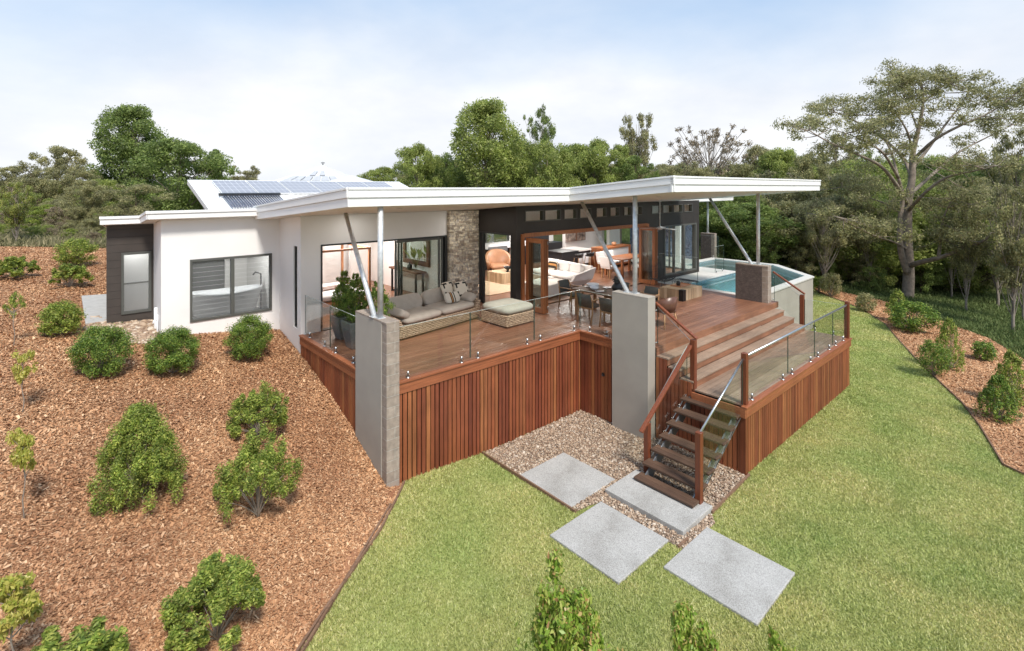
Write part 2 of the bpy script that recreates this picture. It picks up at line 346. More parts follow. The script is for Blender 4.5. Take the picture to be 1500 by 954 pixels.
# ================================================================ TERRAIN (world xy)
def npmesh(name,verts,faces,m,smooth=False,parent=None,loc=None):
    me=bpy.data.meshes.new(name); verts=np.asarray(verts,np.float32); faces=np.asarray(faces,np.int32); k=faces.shape[1]
    me.vertices.add(len(verts)); me.vertices.foreach_set('co',verts.ravel())
    me.loops.add(faces.size); me.loops.foreach_set('vertex_index',faces.ravel())
    me.polygons.add(len(faces)); me.polygons.foreach_set('loop_start',np.arange(0,faces.size,k,dtype=np.int32)); me.polygons.foreach_set('loop_total',np.full(len(faces),k,np.int32))
    if smooth: me.polygons.foreach_set('use_smooth',np.ones(len(faces),bool))
    me.update(calc_edges=True); me.validate()
    for q in (m if isinstance(m,list) else [m]): me.materials.append(M[q])
    o=bpy.data.objects.new(name,me); col.objects.link(o)
    if parent is not None: o.parent=parent
    if loc is not None: o.location=loc
    return o
def gp(px,py,z=-2.1): Y=F*(H-z)/(py-HY); return ((px-CX)/F*Y,Y)
def uv2(u,v): q=W(u,v); return (q.x,q.y)
def inside(P,poly):
    x=P[:,0]; y=P[:,1]; c=np.zeros(len(P),bool); n=len(poly)
    for i in range(n):
        x1,y1=poly[i]; x2,y2=poly[(i+1)%n]
        if y1==y2: continue
        k=((y1>y)!=(y2>y)) & (x<(x2-x1)*(y-y1)/(y2-y1)+x1); c^=k
    return c
left_edge=[(5.0,8.62),(4.62,8.25),(4.05,7.72),(3.3,7.15),(2.7,6.72),(2.2,6.33),(1.2,5.4),(-.5,3.8),(-4,1)]
LE=[uv2(*p) for p in left_edge]
right_curve=[gp(*p) for p in ((1192,422),(1210,431),(1240,441),(1270,455),(1297,474),(1318,500),(1345,530),(1378,562),(1410,592),(1435,625),(1455,658),(1470,683),(1500,697),(1600,735),(1800,790))]
outer_curve=[gp(*p) for p in ((1196,414),(1240,425),(1290,434),(1340,447),(1400,472),(1450,490),(1500,522),(1600,560),(1800,600))]
lawn_poly=LE+[(-6,-3),(16,-3)]+[(14,4)]+list(reversed(right_curve))+[uv2(27.5,12),uv2(26.2,9.6),uv2(23.7,7.3),uv2(17.8,7.3),uv2(10.3,7.0),uv2(10.3,8.7),uv2(5.0,8.7)]
mulch_poly=LE[:]+[(-8,-3),(-32,0),(-30,22.5),(-17.5,23.2),(-12.5,24.5),uv2(2,20.2),uv2(1.94,14.7),uv2(4.65,14.7),uv2(4.65,8.66)]
mulchR_poly=right_curve+list(reversed(outer_curve))
grav_uv=[(7.0,8.66),(7.0,6.0),(7.3,5.95),(7.45,5.9),(7.5,4.2),(8.5,4.2),(8.7,4.38),(10.45,4.44),(10.45,8.66)]
grav_poly=[uv2(*p) for p in grav_uv]
pebble_poly=[at(125,500).to_2d()[:],at(236,508).to_2d()[:],uv2(1.9,14.9),uv2(1.9,16.0),uv2(.6,16.6),at(128,470).to_2d()[:]]
def densify(poly,st):
    out=[]
    for i in range(len(poly)):
        a=np.array(poly[i]);b=np.array(poly[(i+1)%len(poly)]); n=max(1,int(np.linalg.norm(b-a)/st))
        for k in range(n): out.append(tuple(a+(b-a)*k/n))
    return out
def sheet(name,poly,step,m,lift=0.,kind='structure',zf=None,clip=None):
    P=densify(poly,step); arr=np.array(P); lo=arr.min(0); hi=arr.max(0)
    gx,gy=np.meshgrid(np.arange(lo[0],hi[0],step),np.arange(lo[1],hi[1],step)); g=np.stack([gx.ravel(),gy.ravel()],1)+NR.uniform(-.1,.1,(gx.size,2))*step
    g=g[inside(g,poly)]
    allp=[Vector(p) for p in P]+[Vector(p) for p in g]
    ed=[(i,(i+1)%len(P)) for i in range(len(P))]
    V,E_,Fc,_,_,_=delaunay_2d_cdt(allp,ed,[],1,1e-4)
    V=np.array([tuple(p) for p in V]); Fc=np.array([f for f in Fc if len(f)==3])
    zz=ground(V[:,0],V[:,1])+lift
    o=npmesh(name,np.column_stack([V,zz]),Fc,m,True); o['kind']=kind; return o
# base terrain with variable density
gx=np.concatenate([-np.geomspace(600,26,40),np.arange(-25,36,.8),np.geomspace(37,600,40)]); gy=np.concatenate([[-40,-20,-10],np.arange(-5,46,.8),np.geomspace(47,900,45)])
X,Y_=np.meshgrid(gx,gy); Z=ground(X,Y_)-.06
U_,V_=X*AX[0]+Y_*AX[1],X*BX[0]+Y_*BX[1]
foot=((U_>1.6)&(U_<26.5)&(V_>13.0)&(V_<20.5))|((U_>3.9)&(U_<26.0)&(V_>8.)&(V_<14.5))
Z=np.where(foot,np.minimum(Z,-1.2),Z)
dE=-(U_-5.0)*.65+(V_-8.73)*.76; Z=np.where((np.abs(dE)<1.8)&(V_<9.5)&(U_>-4),Z-.3,Z)
nlump=np.sin(X*.35)*np.cos(Y_*.29)*.25*sm((np.hypot(X,Y_)-35)/20); Z=Z+nlump
nx,ny=len(gx),len(gy); idx=np.arange(nx*ny).reshape(ny,nx); fc=np.stack([idx[:-1,:-1].ravel(),idx[:-1,1:].ravel(),idx[1:,1:].ravel(),idx[1:,:-1].ravel()],1)
o=npmesh('ground',np.stack([X.ravel(),Y_.ravel(),Z.ravel()],1),fc,'rough_mat',True); o['kind']='structure'
sheet('lawn',lawn_poly,.4,'lawn_mat')
sheet('mulch_bed',mulch_poly,.28,'mulch_mat')
sheet('mulch_bed',mulchR_poly,.8,'mulch_mat')
sheet('gravel_bed',grav_poly,.4,'gravel_mat',.012)
sheet('gravel_bed',pebble_poly,.3,'gravel_mat',.012)

def scatter(polys,n,ymax,power,exclude=()):
    """n points, density falling with distance from the camera"""
    out=[]
    tot=0
    allx=np.concatenate([np.array(p) for p in polys]); lo=allx.min(0); hi=allx.max(0); hi[1]=min(hi[1],ymax); lo[1]=max(lo[1],3.5)
    while tot<n:
        P=NR.uniform(lo,hi,(400000,2)); k=np.abs(P[:,0])<P[:,1]*1.06+.3
        k&=NR.random(len(P))<np.minimum(1,(5.0/P[:,1])**power)
        P=P[k]; k=np.zeros(len(P),bool)
        for q in polys: k|=inside(P,q)
        for q in exclude: k&=~inside(P,q)
        P=P[k]; out.append(P); tot+=len(P)
        if len(out)>60: break
    return np.concatenate(out)[:n]
pavers=[(6.95,8.28,6.13,7.51),(6.14,7.5,4.49,5.88),(6.91,8.27,2.84,4.23),(7.76,8.78,4.38,5.99)]
pav_polys=[[uv2(a,c),uv2(b,c),uv2(b,d),uv2(a,d)] for a,b,c,d in pavers]
# grass blades: single triangles
P=scatter([lawn_poly],430000,36,1.6,[grav_poly]+pav_polys)
n=len(P); dist=P[:,1]; ang=NR.uniform(0,6.283,n); hgt=NR.uniform(.018,.036,n)*(1+dist/40); wid=.006+dist*.00075
z0=ground(P[:,0],P[:,1]); dx=np.cos(ang)*wid; dy=np.sin(ang)*wid; lean=NR.normal(0,.55,(n,2))*hgt[:,None]
clump=np.sin(P[:,0]*2.1+np.sin(P[:,1]*1.7)*1.3)*np.cos(P[:,1]*2.6+np.sin(P[:,0]*1.1))*.16+1; hgt*=clump
v=np.empty((n,3,3)); v[:,0]=np.stack([P[:,0]-dx,P[:,1]-dy,z0-.005],1); v[:,1]=np.stack([P[:,0]+dx,P[:,1]+dy,z0-.005],1); v[:,2]=np.stack([P[:,0]+lean[:,0],P[:,1]+lean[:,1],z0+hgt],1)
o=npmesh('grass',v.reshape(-1,3),np.arange(3*n).reshape(n,3),'grass_blades'); tag(o,'short green turf blades covering the mown lawn','grass',kind='stuff')
# chips
def chips(polys,n,ymax,name,label,size,m,power=1.6,flat=.5,exclude=(),grow=.0012):
    P=scatter(polys,n,ymax,power,exclude); n=len(P); d=P[:,1]
    L=NR.gamma(1.7,size/1.7,n)*.75+size*.22+d*grow; Wd=L*NR.uniform(.25,.6,n); a=NR.uniform(0,6.283,n); t=NR.normal(0,flat,n); t2=NR.normal(0,flat*.6,n)
    ax=np.stack([np.cos(a)*np.cos(t),np.sin(a)*np.cos(t),np.sin(t)],1)*L[:,None]/2
    bx=np.stack([-np.sin(a)*np.cos(t2),np.cos(a)*np.cos(t2),np.sin(t2)],1)*Wd[:,None]/2
    c=np.column_stack([P,ground(P[:,0],P[:,1])+NR.uniform(.004,.03,n)+np.abs(np.sin(t))*L*.3])
    v=np.stack([c-ax-bx*.8,c+ax*.9-bx,c+ax+bx*.7,c-ax*.85+bx],1)
    o=npmesh(name,v.reshape(-1,3),np.arange(4*n).reshape(n,4),m); tag(o,label,name.replace('_',' '),kind='stuff')
chips([mulch_poly],620000,27,'bark_mulch','reddish brown bark chips covering the sloping bed left of the house',.021,'chips',1.5,.32,exclude=[pebble_poly])
chips([mulchR_poly],200000,32,'bark_mulch','brown bark chips in the curved bed beyond the lawn at the forest side',.024,'chips',1.0,.32,grow=.0018)
# pebbles
def pebbles(poly,n,size,label,exclude=()):
    ico=[]; t=(1+5**.5)/2
    for a,b_ in ((1,t),): ico=[(-1,t,0),(1,t,0),(-1,-t,0),(1,-t,0),(0,-1,t),(0,1,t),(0,-1,-t),(0,1,-t),(t,0,-1),(t,0,1),(-t,0,-1),(-t,0,1)]
    ico=np.array(ico)/1.902; fcs=np.array([(0,11,5),(0,5,1),(0,1,7),(0,7,10),(0,10,11),(1,5,9),(5,11,4),(11,10,2),(10,7,6),(7,1,8),(3,9,4),(3,4,2),(3,2,6),(3,6,8),(3,8,9),(4,9,5),(2,4,11),(6,2,10),(8,6,7),(9,8,1)])
    P=scatter([poly],n,40,.3,exclude); n=len(P); s=NR.gamma(6,size/6,n)[:,None]*NR.uniform(.6,1.15,(n,3)); s[:,2]*=.6
    a=NR.uniform(0,6.283,n); J=ico[None]*NR.uniform(.82,1.18,(n,12,1))*s[:,None]
    x=J[:,:,0]*np.cos(a)[:,None]-J[:,:,1]*np.sin(a)[:,None]; y=J[:,:,0]*np.sin(a)[:,None]+J[:,:,1]*np.cos(a)[:,None]
    c=np.column_stack([P,ground(P[:,0],P[:,1])+NR.uniform(.0,.025,n)+.012])
    v=np.stack([x,y,J[:,:,2]],2)+c[:,None]
    o=npmesh('gravel',v.reshape(-1,3),(fcs[None]+12*np.arange(n)[:,None,None]).reshape(-1,3),'pebbles',True); tag(o,label,'gravel',kind='stuff')
pebbles(grav_poly,22000,.018,'rounded brown river pebbles around the grey pavers and under the stair',pav_polys)
pebbles(pebble_poly,1800,.045,'loose river pebbles beside the dark clad wall')
# timber edging
def edging(pts,label,h=.05,w=.03):
    mb=MB()
    for a,b_ in zip(pts[:-1],pts[1:]):
        A_=Vector((a[0],a[1],float(ground(*a))+.005)); B_=Vector((b_[0],b_[1],float(ground(*b_))+.005)); d=(B_-A_).normalized()*.01
        mb.bar(A_-d,B_+d,w,h*2)
    me=mb; vs=np.array(me.v); c=Vector((vs[:,0].mean(),vs[:,1].mean(),vs[:,2].min()))
    o=MB.build(me,'garden_edging','edge_wood'); o.rotation_euler=(0,0,0)
    o.data.transform(Matrix.Translation(-c)); o.location=c
    return tag(o,label,'garden edging')
edging(densify(LE[:7],.35)[:-1][:26],'timber strip edging between the bark slope and the lawn')
edging([Vector(p)[:] for p in right_curve[:-1]],'long curved timber edging between the lawn and the bark bed by the forest')
edging([uv2(8.72,4.36),uv2(10.4,4.43)],'short timber edging of the pebbles at the foot of the stair')
edging([uv2(6.93,8.64),uv2(6.93,6.0)],'timber edging between lawn and pebbles at the first paver')
edging([uv2(7.48,4.3),uv2(7.76,4.3)],'tiny timber edging piece between two pavers')
edging([at(186,498).to_2d()[:],at(235,506).to_2d()[:]],'timber edging of the pebble strip beside the dark wall')

# ================================================================ VEGETATION
def leaves(centers,radii,counts,size,aspect=.45,flat=.0,shell=.5,up=.25,rng=NR,droop=0):
    vs=[]
    for c,r,k in zip(centers,radii,counts):
        d=rng.normal(size=(k,3)); d/=np.linalg.norm(d,axis=1)[:,None]
        rad=(shell+(1-shell)*rng.random(k)**.7); rad*=rng.uniform(.75,1.12,k)
        p=np.array(c)+d*rad[:,None]*np.array(r)
        nrm=d*.7+rng.normal(size=(k,3))*.6+np.array([0,0,up]); nrm/=np.linalg.norm(nrm,axis=1)[:,None]
        a=np.cross(nrm,rng.normal(size=(k,3))); a/=np.linalg.norm(a,axis=1)[:,None]+1e-9; b=np.cross(nrm,a)
        L=size*rng.uniform(.6,1.3,k)[:,None]
        q=np.stack([p-a*L*.5,p+b*L*aspect*.5,p+a*L*.5,p-b*L*aspect*.5],1); vs.append(q)
    v=np.concatenate(vs); return v.reshape(-1,3),np.arange(len(v)*4).reshape(-1,4)
def curve(p,q,bend,n=6):
    p=Vector(p);q=Vector(q); m=(p+q)/2+Vector(bend); return [p*(1-t)**2+m*2*t*(1-t)+q*t*t for t in [i/(n-1) for i in range(n)]]
def tree_proto(kind,seed):
    """unit tree, 1 m tall, crown width about w; returns (trunk mesh, crown mesh)"""
    g=np.random.default_rng(seed); r=random.Random(seed)
    K=dict(dense=dict(w=.38,z0=.16,z1=.95,nc=130,cr=.10,lv=430,ls=.022,sh=.4,tr=.022,leaf='leaf_dense',bark='bark_grey'),
           round=dict(w=.50,z0=.14,z1=.93,nc=105,cr=.115,lv=430,ls=.026,sh=.45,tr=.022,leaf='leaf_mid',bark='bark_grey'),
           olive=dict(w=.50,z0=.14,z1=.94,nc=105,cr=.10,lv=300,ls=.024,sh=.3,tr=.018,leaf='leaf_olive',bark='bark_brown'),
           gum=dict(w=.42,z0=.32,z1=.96,nc=70,cr=.08,lv=260,ls=.022,sh=.3,tr=.017,leaf='leaf_gum',bark='bark_pale'),
           sparse=dict(w=.62,z0=.30,z1=.95,nc=150,cr=.052,lv=60,ls=.018,sh=.2,tr=.014,leaf='leaf_dry',bark='bark_pale'),
           pine=dict(w=.34,z0=.12,z1=.98,nc=90,cr=.075,lv=260,ls=.028,sh=.2,tr=.02,leaf='leaf_dense',bark='bark_brown'),
           scrub=dict(w=.75,z0=.10,z1=.92,nc=44,cr=.14,lv=240,ls=.035,sh=.3,tr=.012,leaf='leaf_olive',bark='bark_brown'))[kind]
    mb=MB(); lean=Vector((r.uniform(-.04,.04),r.uniform(-.04,.04),0))
    tp=[Vector((0,0,-.03))]+[Vector((lean.x*t+r.uniform(-.008,.008),lean.y*t+r.uniform(-.008,.008),t*.86)) for t in (.1,.25,.4,.55,.7,.85,1)]
    mb.tube(tp,[K['tr']*1.3]+[K['tr']*(1-.82*t) for t in (.05,.25,.4,.55,.7,.85,1)],8)
    cs=[];rs=[];ks=[]
    zc=(K['z0']+K['z1'])/2; hz=(K['z1']-K['z0'])/2
    lob=[(r.uniform(0,6.28),r.uniform(.75,1.15) if kind not in('dense','round') else r.uniform(.86,1.0)) for _ in range(5)]
    for i in range(K['nc']):
        t=(i+.5)/K['nc']; zz=K['z0']+ (K['z1']-K['z0'])*r.random()**.85
        e=(zz-zc)/hz
        if kind=='pine': env=(1-(zz-K['z0'])/(K['z1']-K['z0']))**.8
        elif kind in('gum','sparse'): env=max(.12,1-abs(e-.3)**2.2*.75)**.6*(.75+.25*r.random())
        else: env=max(.1,1-abs(e)**2.8)**.5
        a=r.uniform(0,6.28); lf=min(l[1]+.25*abs(math.sin(a-l[0])) for l in lob)
        rr=K['w']*env*lf*(r.random()**.5)*.95
        c=Vector((lean.x+rr*math.cos(a),lean.y+rr*math.sin(a),zz)); s=K['cr']*r.uniform(.6,1.35)*(1.0-.3*max(0,e))
        s=min(s,K['w']*.4)
        cs.append(tuple(c)); rs.append((s,s,s*(.85 if kind in('dense','round') else .7))); ks.append(int(K['lv']*(s/K['cr'])**1.7*r.uniform(.7,1.2)))
        if i%2==0 or kind in('sparse','gum'):
            zb=max(.12,zz-rr*.75-.05); k=min(len(tp)-2,max(1,int(zb/.86*6)))
            b0=tp[k]+(tp[k+1]-tp[k])*r.random(); w0=K['tr']*(.5-.3*zz)
            mb.tube(curve(b0,c,(0,0,-.06+r.uniform(-.03,.03)),6),[max(.0025,w0*(1-.75*q/5)) for q in range(6)],5,False)
            if kind in ('sparse','gum'):
                for _ in range(3):
                    d=Vector((r.uniform(-1,1),r.uniform(-1,1),r.uniform(-.2,.8))).normalized()*s*1.1
                    mb.tube(curve(c-Vector((0,0,.02)),c+d,(0,0,.01),4),[.003,.0025,.002,.001],4,False)
    V,Fq=leaves(cs,rs,ks,K['ls'],.5,shell=K['sh'],rng=g)
    return mb,V,Fq,K['bark'],K['leaf']
protos={}
def proto(kind,seed,leaf=None):
    k=(kind,seed,leaf)
    if k not in protos:
        mb,V,Fq,bark,lf=tree_proto(kind,seed)
        me=bpy.data.meshes.new('trunk'); me.from_pydata(mb.v,[],mb.f); me.polygons.foreach_set('use_smooth',[True]*len(mb.f)); me.materials.append(M[bark])
        o=npmesh('crown',V,Fq,leaf or lf); cm=o.data; bpy.data.objects.remove(o)
        protos[k]=(me,cm)
    return protos[k]
def tree(name,label,kind,seed,loc,h,w=None,leaf=None,group=None,cat='tree',rot=None):
    tm,cm=proto(kind,seed,leaf)
    t=bpy.data.objects.new(name,None); col.objects.link(t); t.location=loc; sx=h if w is None else w
    t.scale=(sx,sx,h); t.rotation_euler.z=rnd.uniform(0,6.28) if rot is None else rot
    tag(t,label,cat,group)
    for nm,me in (('trunk',tm),('crown',cm)):
        c=bpy.data.objects.new(nm,me); col.objects.link(c); c.parent=t
    return t
KW=dict(dense=.66,round=.88,olive=.88,gum=.78,sparse=1.02,pine=.60,scrub=1.3)
def tree_px(name,label,kind,seed,x,ytop,Yd,wpx,leaf=None,group=None,cat='tree'):
    """tree whose crown is wpx wide, top at row ytop, standing Yd metres away"""
    X=(x-CX)/F*Yd; z=float(ground(X,Yd))-.1; top=H-(ytop-HY)/F*Yd; h=(top-z)/.98; w=wpx/F*Yd/KW[kind]
    return tree(name,label,kind,seed,(X,Yd,z),h,w,leaf,group,cat)
G1='trees behind the house'; G2='trees on the left hillside'; G3='forest trees beyond the lawn'
L=[
('young_tree','thin young tree with bright lime crown at the left edge','gum',3,24,268,24,52,'leaf_lime',G2),
('olive_tree','grey olive bushy tree at the far left edge of the hillside','olive',5,22,243,44,72,None,G2),
('olive_tree','wispy grey olive tree with the tallest crown on the left hillside','olive',5,84,214,43,84,'leaf_olive',G2),
('olive_tree','rounded olive tree standing in front of the wispy one','olive',6,95,240,40,72,None,G2),
('evergreen_tree','tall rounded deep green tree rising left of the solar roof','dense',9,196,158,48,98,None,G2),
('evergreen_tree','broad dark tree leaning against the tall rounded tree, nearer the roof','round',4,258,204,40,128,'leaf_dense',G2),
('pine_tree','dark needled tree with upswept branches beside the solar roof corner','pine',2,312,222,46,58,None,G2),
('small_tree','small open tree showing over the upper solar roof edge','gum',5,362,242,75,56,'leaf_olive',G2),
('small_tree','low grey green tree with a visible trunk among hillside scrub','olive',7,128,262,32,60,None,G2),
('small_tree','low mid green tree on the hillside below the tall rounded tree','round',7,150,262,38,62,'leaf_mid',G2),
('small_tree','brownish green tree just above the far corner of the dark clad wing','scrub',3,200,268,34,110,'leaf_olive',G2),
('round_tree','dome shaped green tree, first of the row right of the solar roof','round',4,612,211,58,74,None,G1),
('big_tree','largest full green tree above the main roof','dense',9,716,150,56,112,'leaf_mid',G1),
('tall_tree','slim tree with an open top beside the largest green tree','gum',6,790,157,66,56,'leaf_dense',G1),
('round_tree','light green tree directly right of the largest green tree','round',10,800,208,54,86,None,G1),
('round_tree','dark green tree filling the gap left of the largest green tree','olive',6,655,222,62,60,'leaf_dense',G1),
('round_tree','dark low tree behind the light green tree above the main roof','dense',1,750,228,66,80,None,G1),
('round_tree','mid green tree left of the tall pale tree','round',4,872,205,58,92,'leaf_mid',G1),
('round_tree','green tree between the two canopies with a flat top','dense',9,845,214,62,70,'leaf_dense',G1),
('tall_tree','tall pale airy tree standing above its neighbours','gum',11,932,163,64,66,'leaf_olive',G1),
('round_tree','low dark green tree right of the tall pale tree','olive',5,930,228,56,72,'leaf_dense',G1),
('bare_tree','wide bare branched tree with thin brownish leaf above the canopy corner','sparse',12,1040,182,54,140,None,G1),
('olive_tree','low olive tree at the foot of the bare branched tree','olive',6,1000,236,50,80,None,G1),
('olive_tree','brownish low tree under the right side of the bare branched tree','olive',7,1085,238,48,76,'leaf_gum',G1),
('olive_tree','mid green tree over the canopy end, right of the bare branched tree','round',7,1140,216,46,84,'leaf_mid',G3),
('olive_tree','olive tree over the canopy tip before the great gum tree','olive',5,1185,226,42,80,'leaf_gum',G3),
]
L+=[('tall_tree','tall airy gum cut by the right edge behind the great gum','gum',6,1492,190,40,90,'leaf_gum',G3),
('tall_tree','tall thin olive gum just inside the right edge beyond the great gum','gum',11,1446,226,46,72,'leaf_olive',G3),
('tall_tree','slender gum rising over the forest left of the great gum crown','gum',3,1262,222,52,64,'leaf_mid',G3),
('round_tree','dense green tree low between the solar roof and the largest tree','round',4,668,236,70,70,'leaf_olive',G1),
('round_tree','bright green tree in front of the pale airy tree','olive',5,905,212,60,74,'leaf_mid',G1),
('round_tree','dark tree between the flat topped tree and the canopy fold','dense',1,822,238,75,66,'leaf_olive',G1),
('round_tree','pale olive tree low left of the bare branched tree','round',10,965,246,70,74,'leaf_gum',G1),
('round_tree','dark green tree just right of the slim open topped tree','olive',7,760,205,74,62,'leaf_dense',G1),
('tall_tree','tall broken crowned tree near the great gum, above the canopy tip','gum',3,1225,205,50,70,'leaf_gum',G3),
('olive_tree','low olive tree just left of the canopy tip','round',4,1112,214,58,66,'leaf_olive',G3)]
for a in L: tree_px(a[0],a[1],a[2],a[3],a[4],a[5],a[6],a[7],a[8],a[9])
# forest on the right
kinds=[('olive',5,'leaf_gum'),('olive',6,'leaf_olive'),('round',10,'leaf_mid'),('gum',11,'leaf_gum'),('olive',7,'leaf_mid'),('round',7,'leaf_dense'),('gum',6,'leaf_gum'),('olive',6,'leaf_dense')]
fr=random.Random(5)
spots=[]
for row,(Yd,n,lo,hi) in enumerate(((31,6,1050,1530),(37,8,1030,1560),(44,9,1040,1600),(54,10,1030,1620),(68,10,1050,1650))):
    for i in range(n):
        x=lo+(hi-lo)*(i+fr.uniform(.2,.8))/n
        spots.append((x,Yd+fr.uniform(-2.5,2.5),row))
for i,(x,Yd,row) in enumerate(spots):
    if row==0 and 1270<x<1400: x+=110
    k=kinds[fr.randrange(len(kinds))]
    top=[285,262,248,236,230][row]+fr.uniform(-14,14)
    if x>1380: top+=6
    nm=dict(olive='forest_tree',round='forest_tree',gum='slender_tree')[k[0]]
    tree_px(nm,None,k[0],k[1],x,top,Yd,[135,120,105,95,80][row]*fr.uniform(.85,1.25),k[2],'dense forest trees beyond the lawn')['label']='dense olive green forest tree with thin trunk beyond the lawn and pool'
fr=random.Random(17)
for i,(x,Yd,top) in enumerate(((1165,33,300),(1205,30,290),(1232,34,282),(1272,31,300),(1300,34,290),(1392,30,285),(1415,26,292),(1440,32,275),(1462,28,286),(1503,24,280),(1380,36,280),(1255,38,270))):
    tree_px('slender_tree','slender forest tree with a bare pale lower trunk beyond the lawn','gum',[3,6,11][i%3],x+fr.uniform(-4,4),top,Yd,fr.uniform(55,85),['leaf_gum','leaf_olive','leaf_mid'][i%3],'slender trees at the forest edge')
# background belt behind the house (far) and left
fr=random.Random(9)
for i in range(26):
    x=560+26*i+fr.uniform(-8,8); tree_px('forest_tree','dense green tree in the far belt behind the house roof',['round','olive','dense'][i%3],[4,5,1][i%3],x,246+fr.uniform(-6,8),84+fr.uniform(-6,8),66,['leaf_mid','leaf_olive','leaf_dense'][i%3],'far belt of trees behind the house')
for i in range(16):
    x=-20+27*i+fr.uniform(-8,8); 
    if 330<x<560: continue
    tree_px('forest_tree','olive tree in the distant belt on the left hillside',['olive','round'][i%2],[5,4][i%2],x,266+fr.uniform(-5,6),80+fr.uniform(-6,8),60,['leaf_olive','leaf_mid'][i%2],'distant belt of trees on the left hillside')

# the great gum: limbs drawn in the plane of the trunk, then spread in depth
def gum_tree():
    Yd=29.; g=np.random.default_rng(21); r=random.Random(21)
    def p(x,y,d=0):
        if y<300: y=300-(300-y)*.87
        return Vector(ray(x,y,Yd+d))
    base=p(1328,436); base.z=float(ground(base.x,base.y))-.1
    t=bpy.data.objects.new('gum_tree',None); col.objects.link(t); t.location=base
    tag(t,'great spreading gum tree with thick pale trunk, tallest in the forest','tree')
    mb=MB()
    def limb(pts,r0,r1):
        q=[p(*a)-base for a in pts]; n=len(q)
        out=[]
        for i in range(n-1):
            for s in range(4):
                tt=s/4; a=q[max(i-1,0)];b=q[i];c=q[i+1];d=q[min(i+2,n-1)]
                out.append(.5*((2*b)+(c-a)*tt+(2*a-5*b+4*c-d)*tt*tt+(3*b-a-3*c+d)*tt**3))
        out.append(q[-1]); k=len(out)
        mb.tube(out,[r0+(r1-r0)*i/(k-1) for i in range(k)],9); return out
    limb([(1329,440),(1331,400),(1329,350),(1330,300),(1336,255),(1337,215),(1345,175),(1352,130),(1350,96)],.31,.04)
    limb([(1329,400,-.3),(1320,370,-.4),(1318,330,-.5),(1322,290,-.5),(1316,255,-1)],.18,.08)
    ends=[]
    LM=[([(1336,255),(1325,225,1),(1300,195,2),(1270,170,2.5),(1235,150,3),(1215,140,3)],.12,.02),
        ([(1330,300),(1312,265,-1),(1290,235,-2),(1255,215,-3),(1215,195,-3.5),(1185,175,-4)],.12,.02),
        ([(1337,215),(1330,180,-1),(1315,150,-1.5),(1300,125,-2)],.07,.02),
        ([(1345,175),(1335,145,1),(1325,115,1.5),(1330,92,2)],.06,.015),
        ([(1336,240),(1360,205,1.5),(1385,165,2),(1405,135,2),(1420,110,2.5)],.10,.02),
        ([(1337,225),(1370,190,-1.5),(1410,165,-2.5),(1450,145,-3),(1480,120,-3)],.10,.02),
        ([(1331,285),(1365,250,2),(1400,215,3),(1440,190,4),(1485,165,4)],.11,.02),
        ([(1330,310),(1355,280,-2),(1385,255,-3),(1420,245,-4),(1460,235,-5)],.10,.02),
        ([(1316,255,-1),(1295,215,-2),(1270,195,-2.5),(1240,180,-3)],.08,.015),
        ([(1316,255,-1),(1305,210,0),(1290,180,.5),(1275,150,.5)],.07,.015),
        ([(1330,320),(1300,300,1),(1265,285,2),(1235,270,3)],.07,.015),
        ([(1331,390),(1350,384,-1),(1375,378,-2),(1410,365,-3),(1445,350,-4),(1475,315,-4.5)],.16,.03),
        ([(1375,378,-2),(1378,350,-2),(1382,320,-2.5),(1395,290,-3)],.09,.02),
        ([(1328,365),(1310,355,-1),(1280,345,-2),(1250,330,-3),(1225,318,-3)],.07,.015),
        ([(1352,130),(1370,110,0),(1390,95,0)],.04,.012),([(1352,130),(1338,100,-1),(1325,84,-1)],.035,.01)]
    for pts,a,b_ in LM:
        o=limb(pts,a,b_)
        for i in (len(o)-1,len(o)-3,len(o)-6,len(o)-9):
            if i>2: ends.append((o[i],i==len(o)-1))
    cs=[];rs=[];ks=[]
    for e,last in ends:
        for _ in range(6 if last else 3):
            d=Vector((r.gauss(0,1),r.gauss(0,1),r.gauss(.2,.45)))*.85; c=e+d
            mb.tube(curve(e,c,(0,0,-.1),4),[.028,.02,.014,.006],5,False)
            s=r.uniform(.32,.75); cs.append(tuple(c)); rs.append((s,s,s*.48)); ks.append(int(430*s*s*1.7))
            for _ in range(3):
                d2=Vector((r.gauss(0,1),r.gauss(0,1),r.gauss(.1,.4))).normalized()*s
                mb.tube([c,c+d2*.6,c+d2],[.012,.008,.004],4,False)
    # crown top fill
    for x,y,d in ((1350,88,0),(1375,84,1),(1330,86,-1),(1395,92,1),(1300,112,0),(1318,104,1),(1285,122,-1),(1215,130,2),(1200,140,1),(1185,158,-2),(1172,168,-2),(1240,125,2),(1255,135,1),(1420,100,1),(1440,110,-1),(1465,112,0),(1490,108,-2),(1500,125,-2),(1485,150,1),(1270,235,1),(1240,245,1),(1380,260,1),(1420,285,-2),(1360,300,-1),(1290,270,1),(1300,320,1.5),(1275,345,-1),(1240,330,-2),(1375,320,-2),(1400,335,-3),(1430,325,-3),(1255,255,2),(1225,235,-3),(1205,215,-3),(1345,250,1.5),(1395,300,-2.5)):
        c=p(x,y,d)-base; s=r.uniform(.5,.9); cs.append(tuple(c)); rs.append((s*1.2,s*1.2,s*.42)); ks.append(int(420*s*s*1.6))
        near=min((e for e,_ in ends),key=lambda e:(e-c).length); mb.tube(curve(near,c,(0,0,-.15),5),[.03,.022,.016,.01,.006],5,False)
    V,Fq=leaves(cs,[(a*1.15,b*1.15,c*1.5) for a,b,c in rs],ks,.15,.36,shell=.1,up=.1,rng=g)
    me=bpy.data.meshes.new('trunk'); me.from_pydata(mb.v,[],mb.f); me.polygons.foreach_set('use_smooth',[True]*len(mb.f)); me.materials.append(M['bark_grey'])
    o=bpy.data.objects.new('trunk',me); col.objects.link(o); o.parent=t
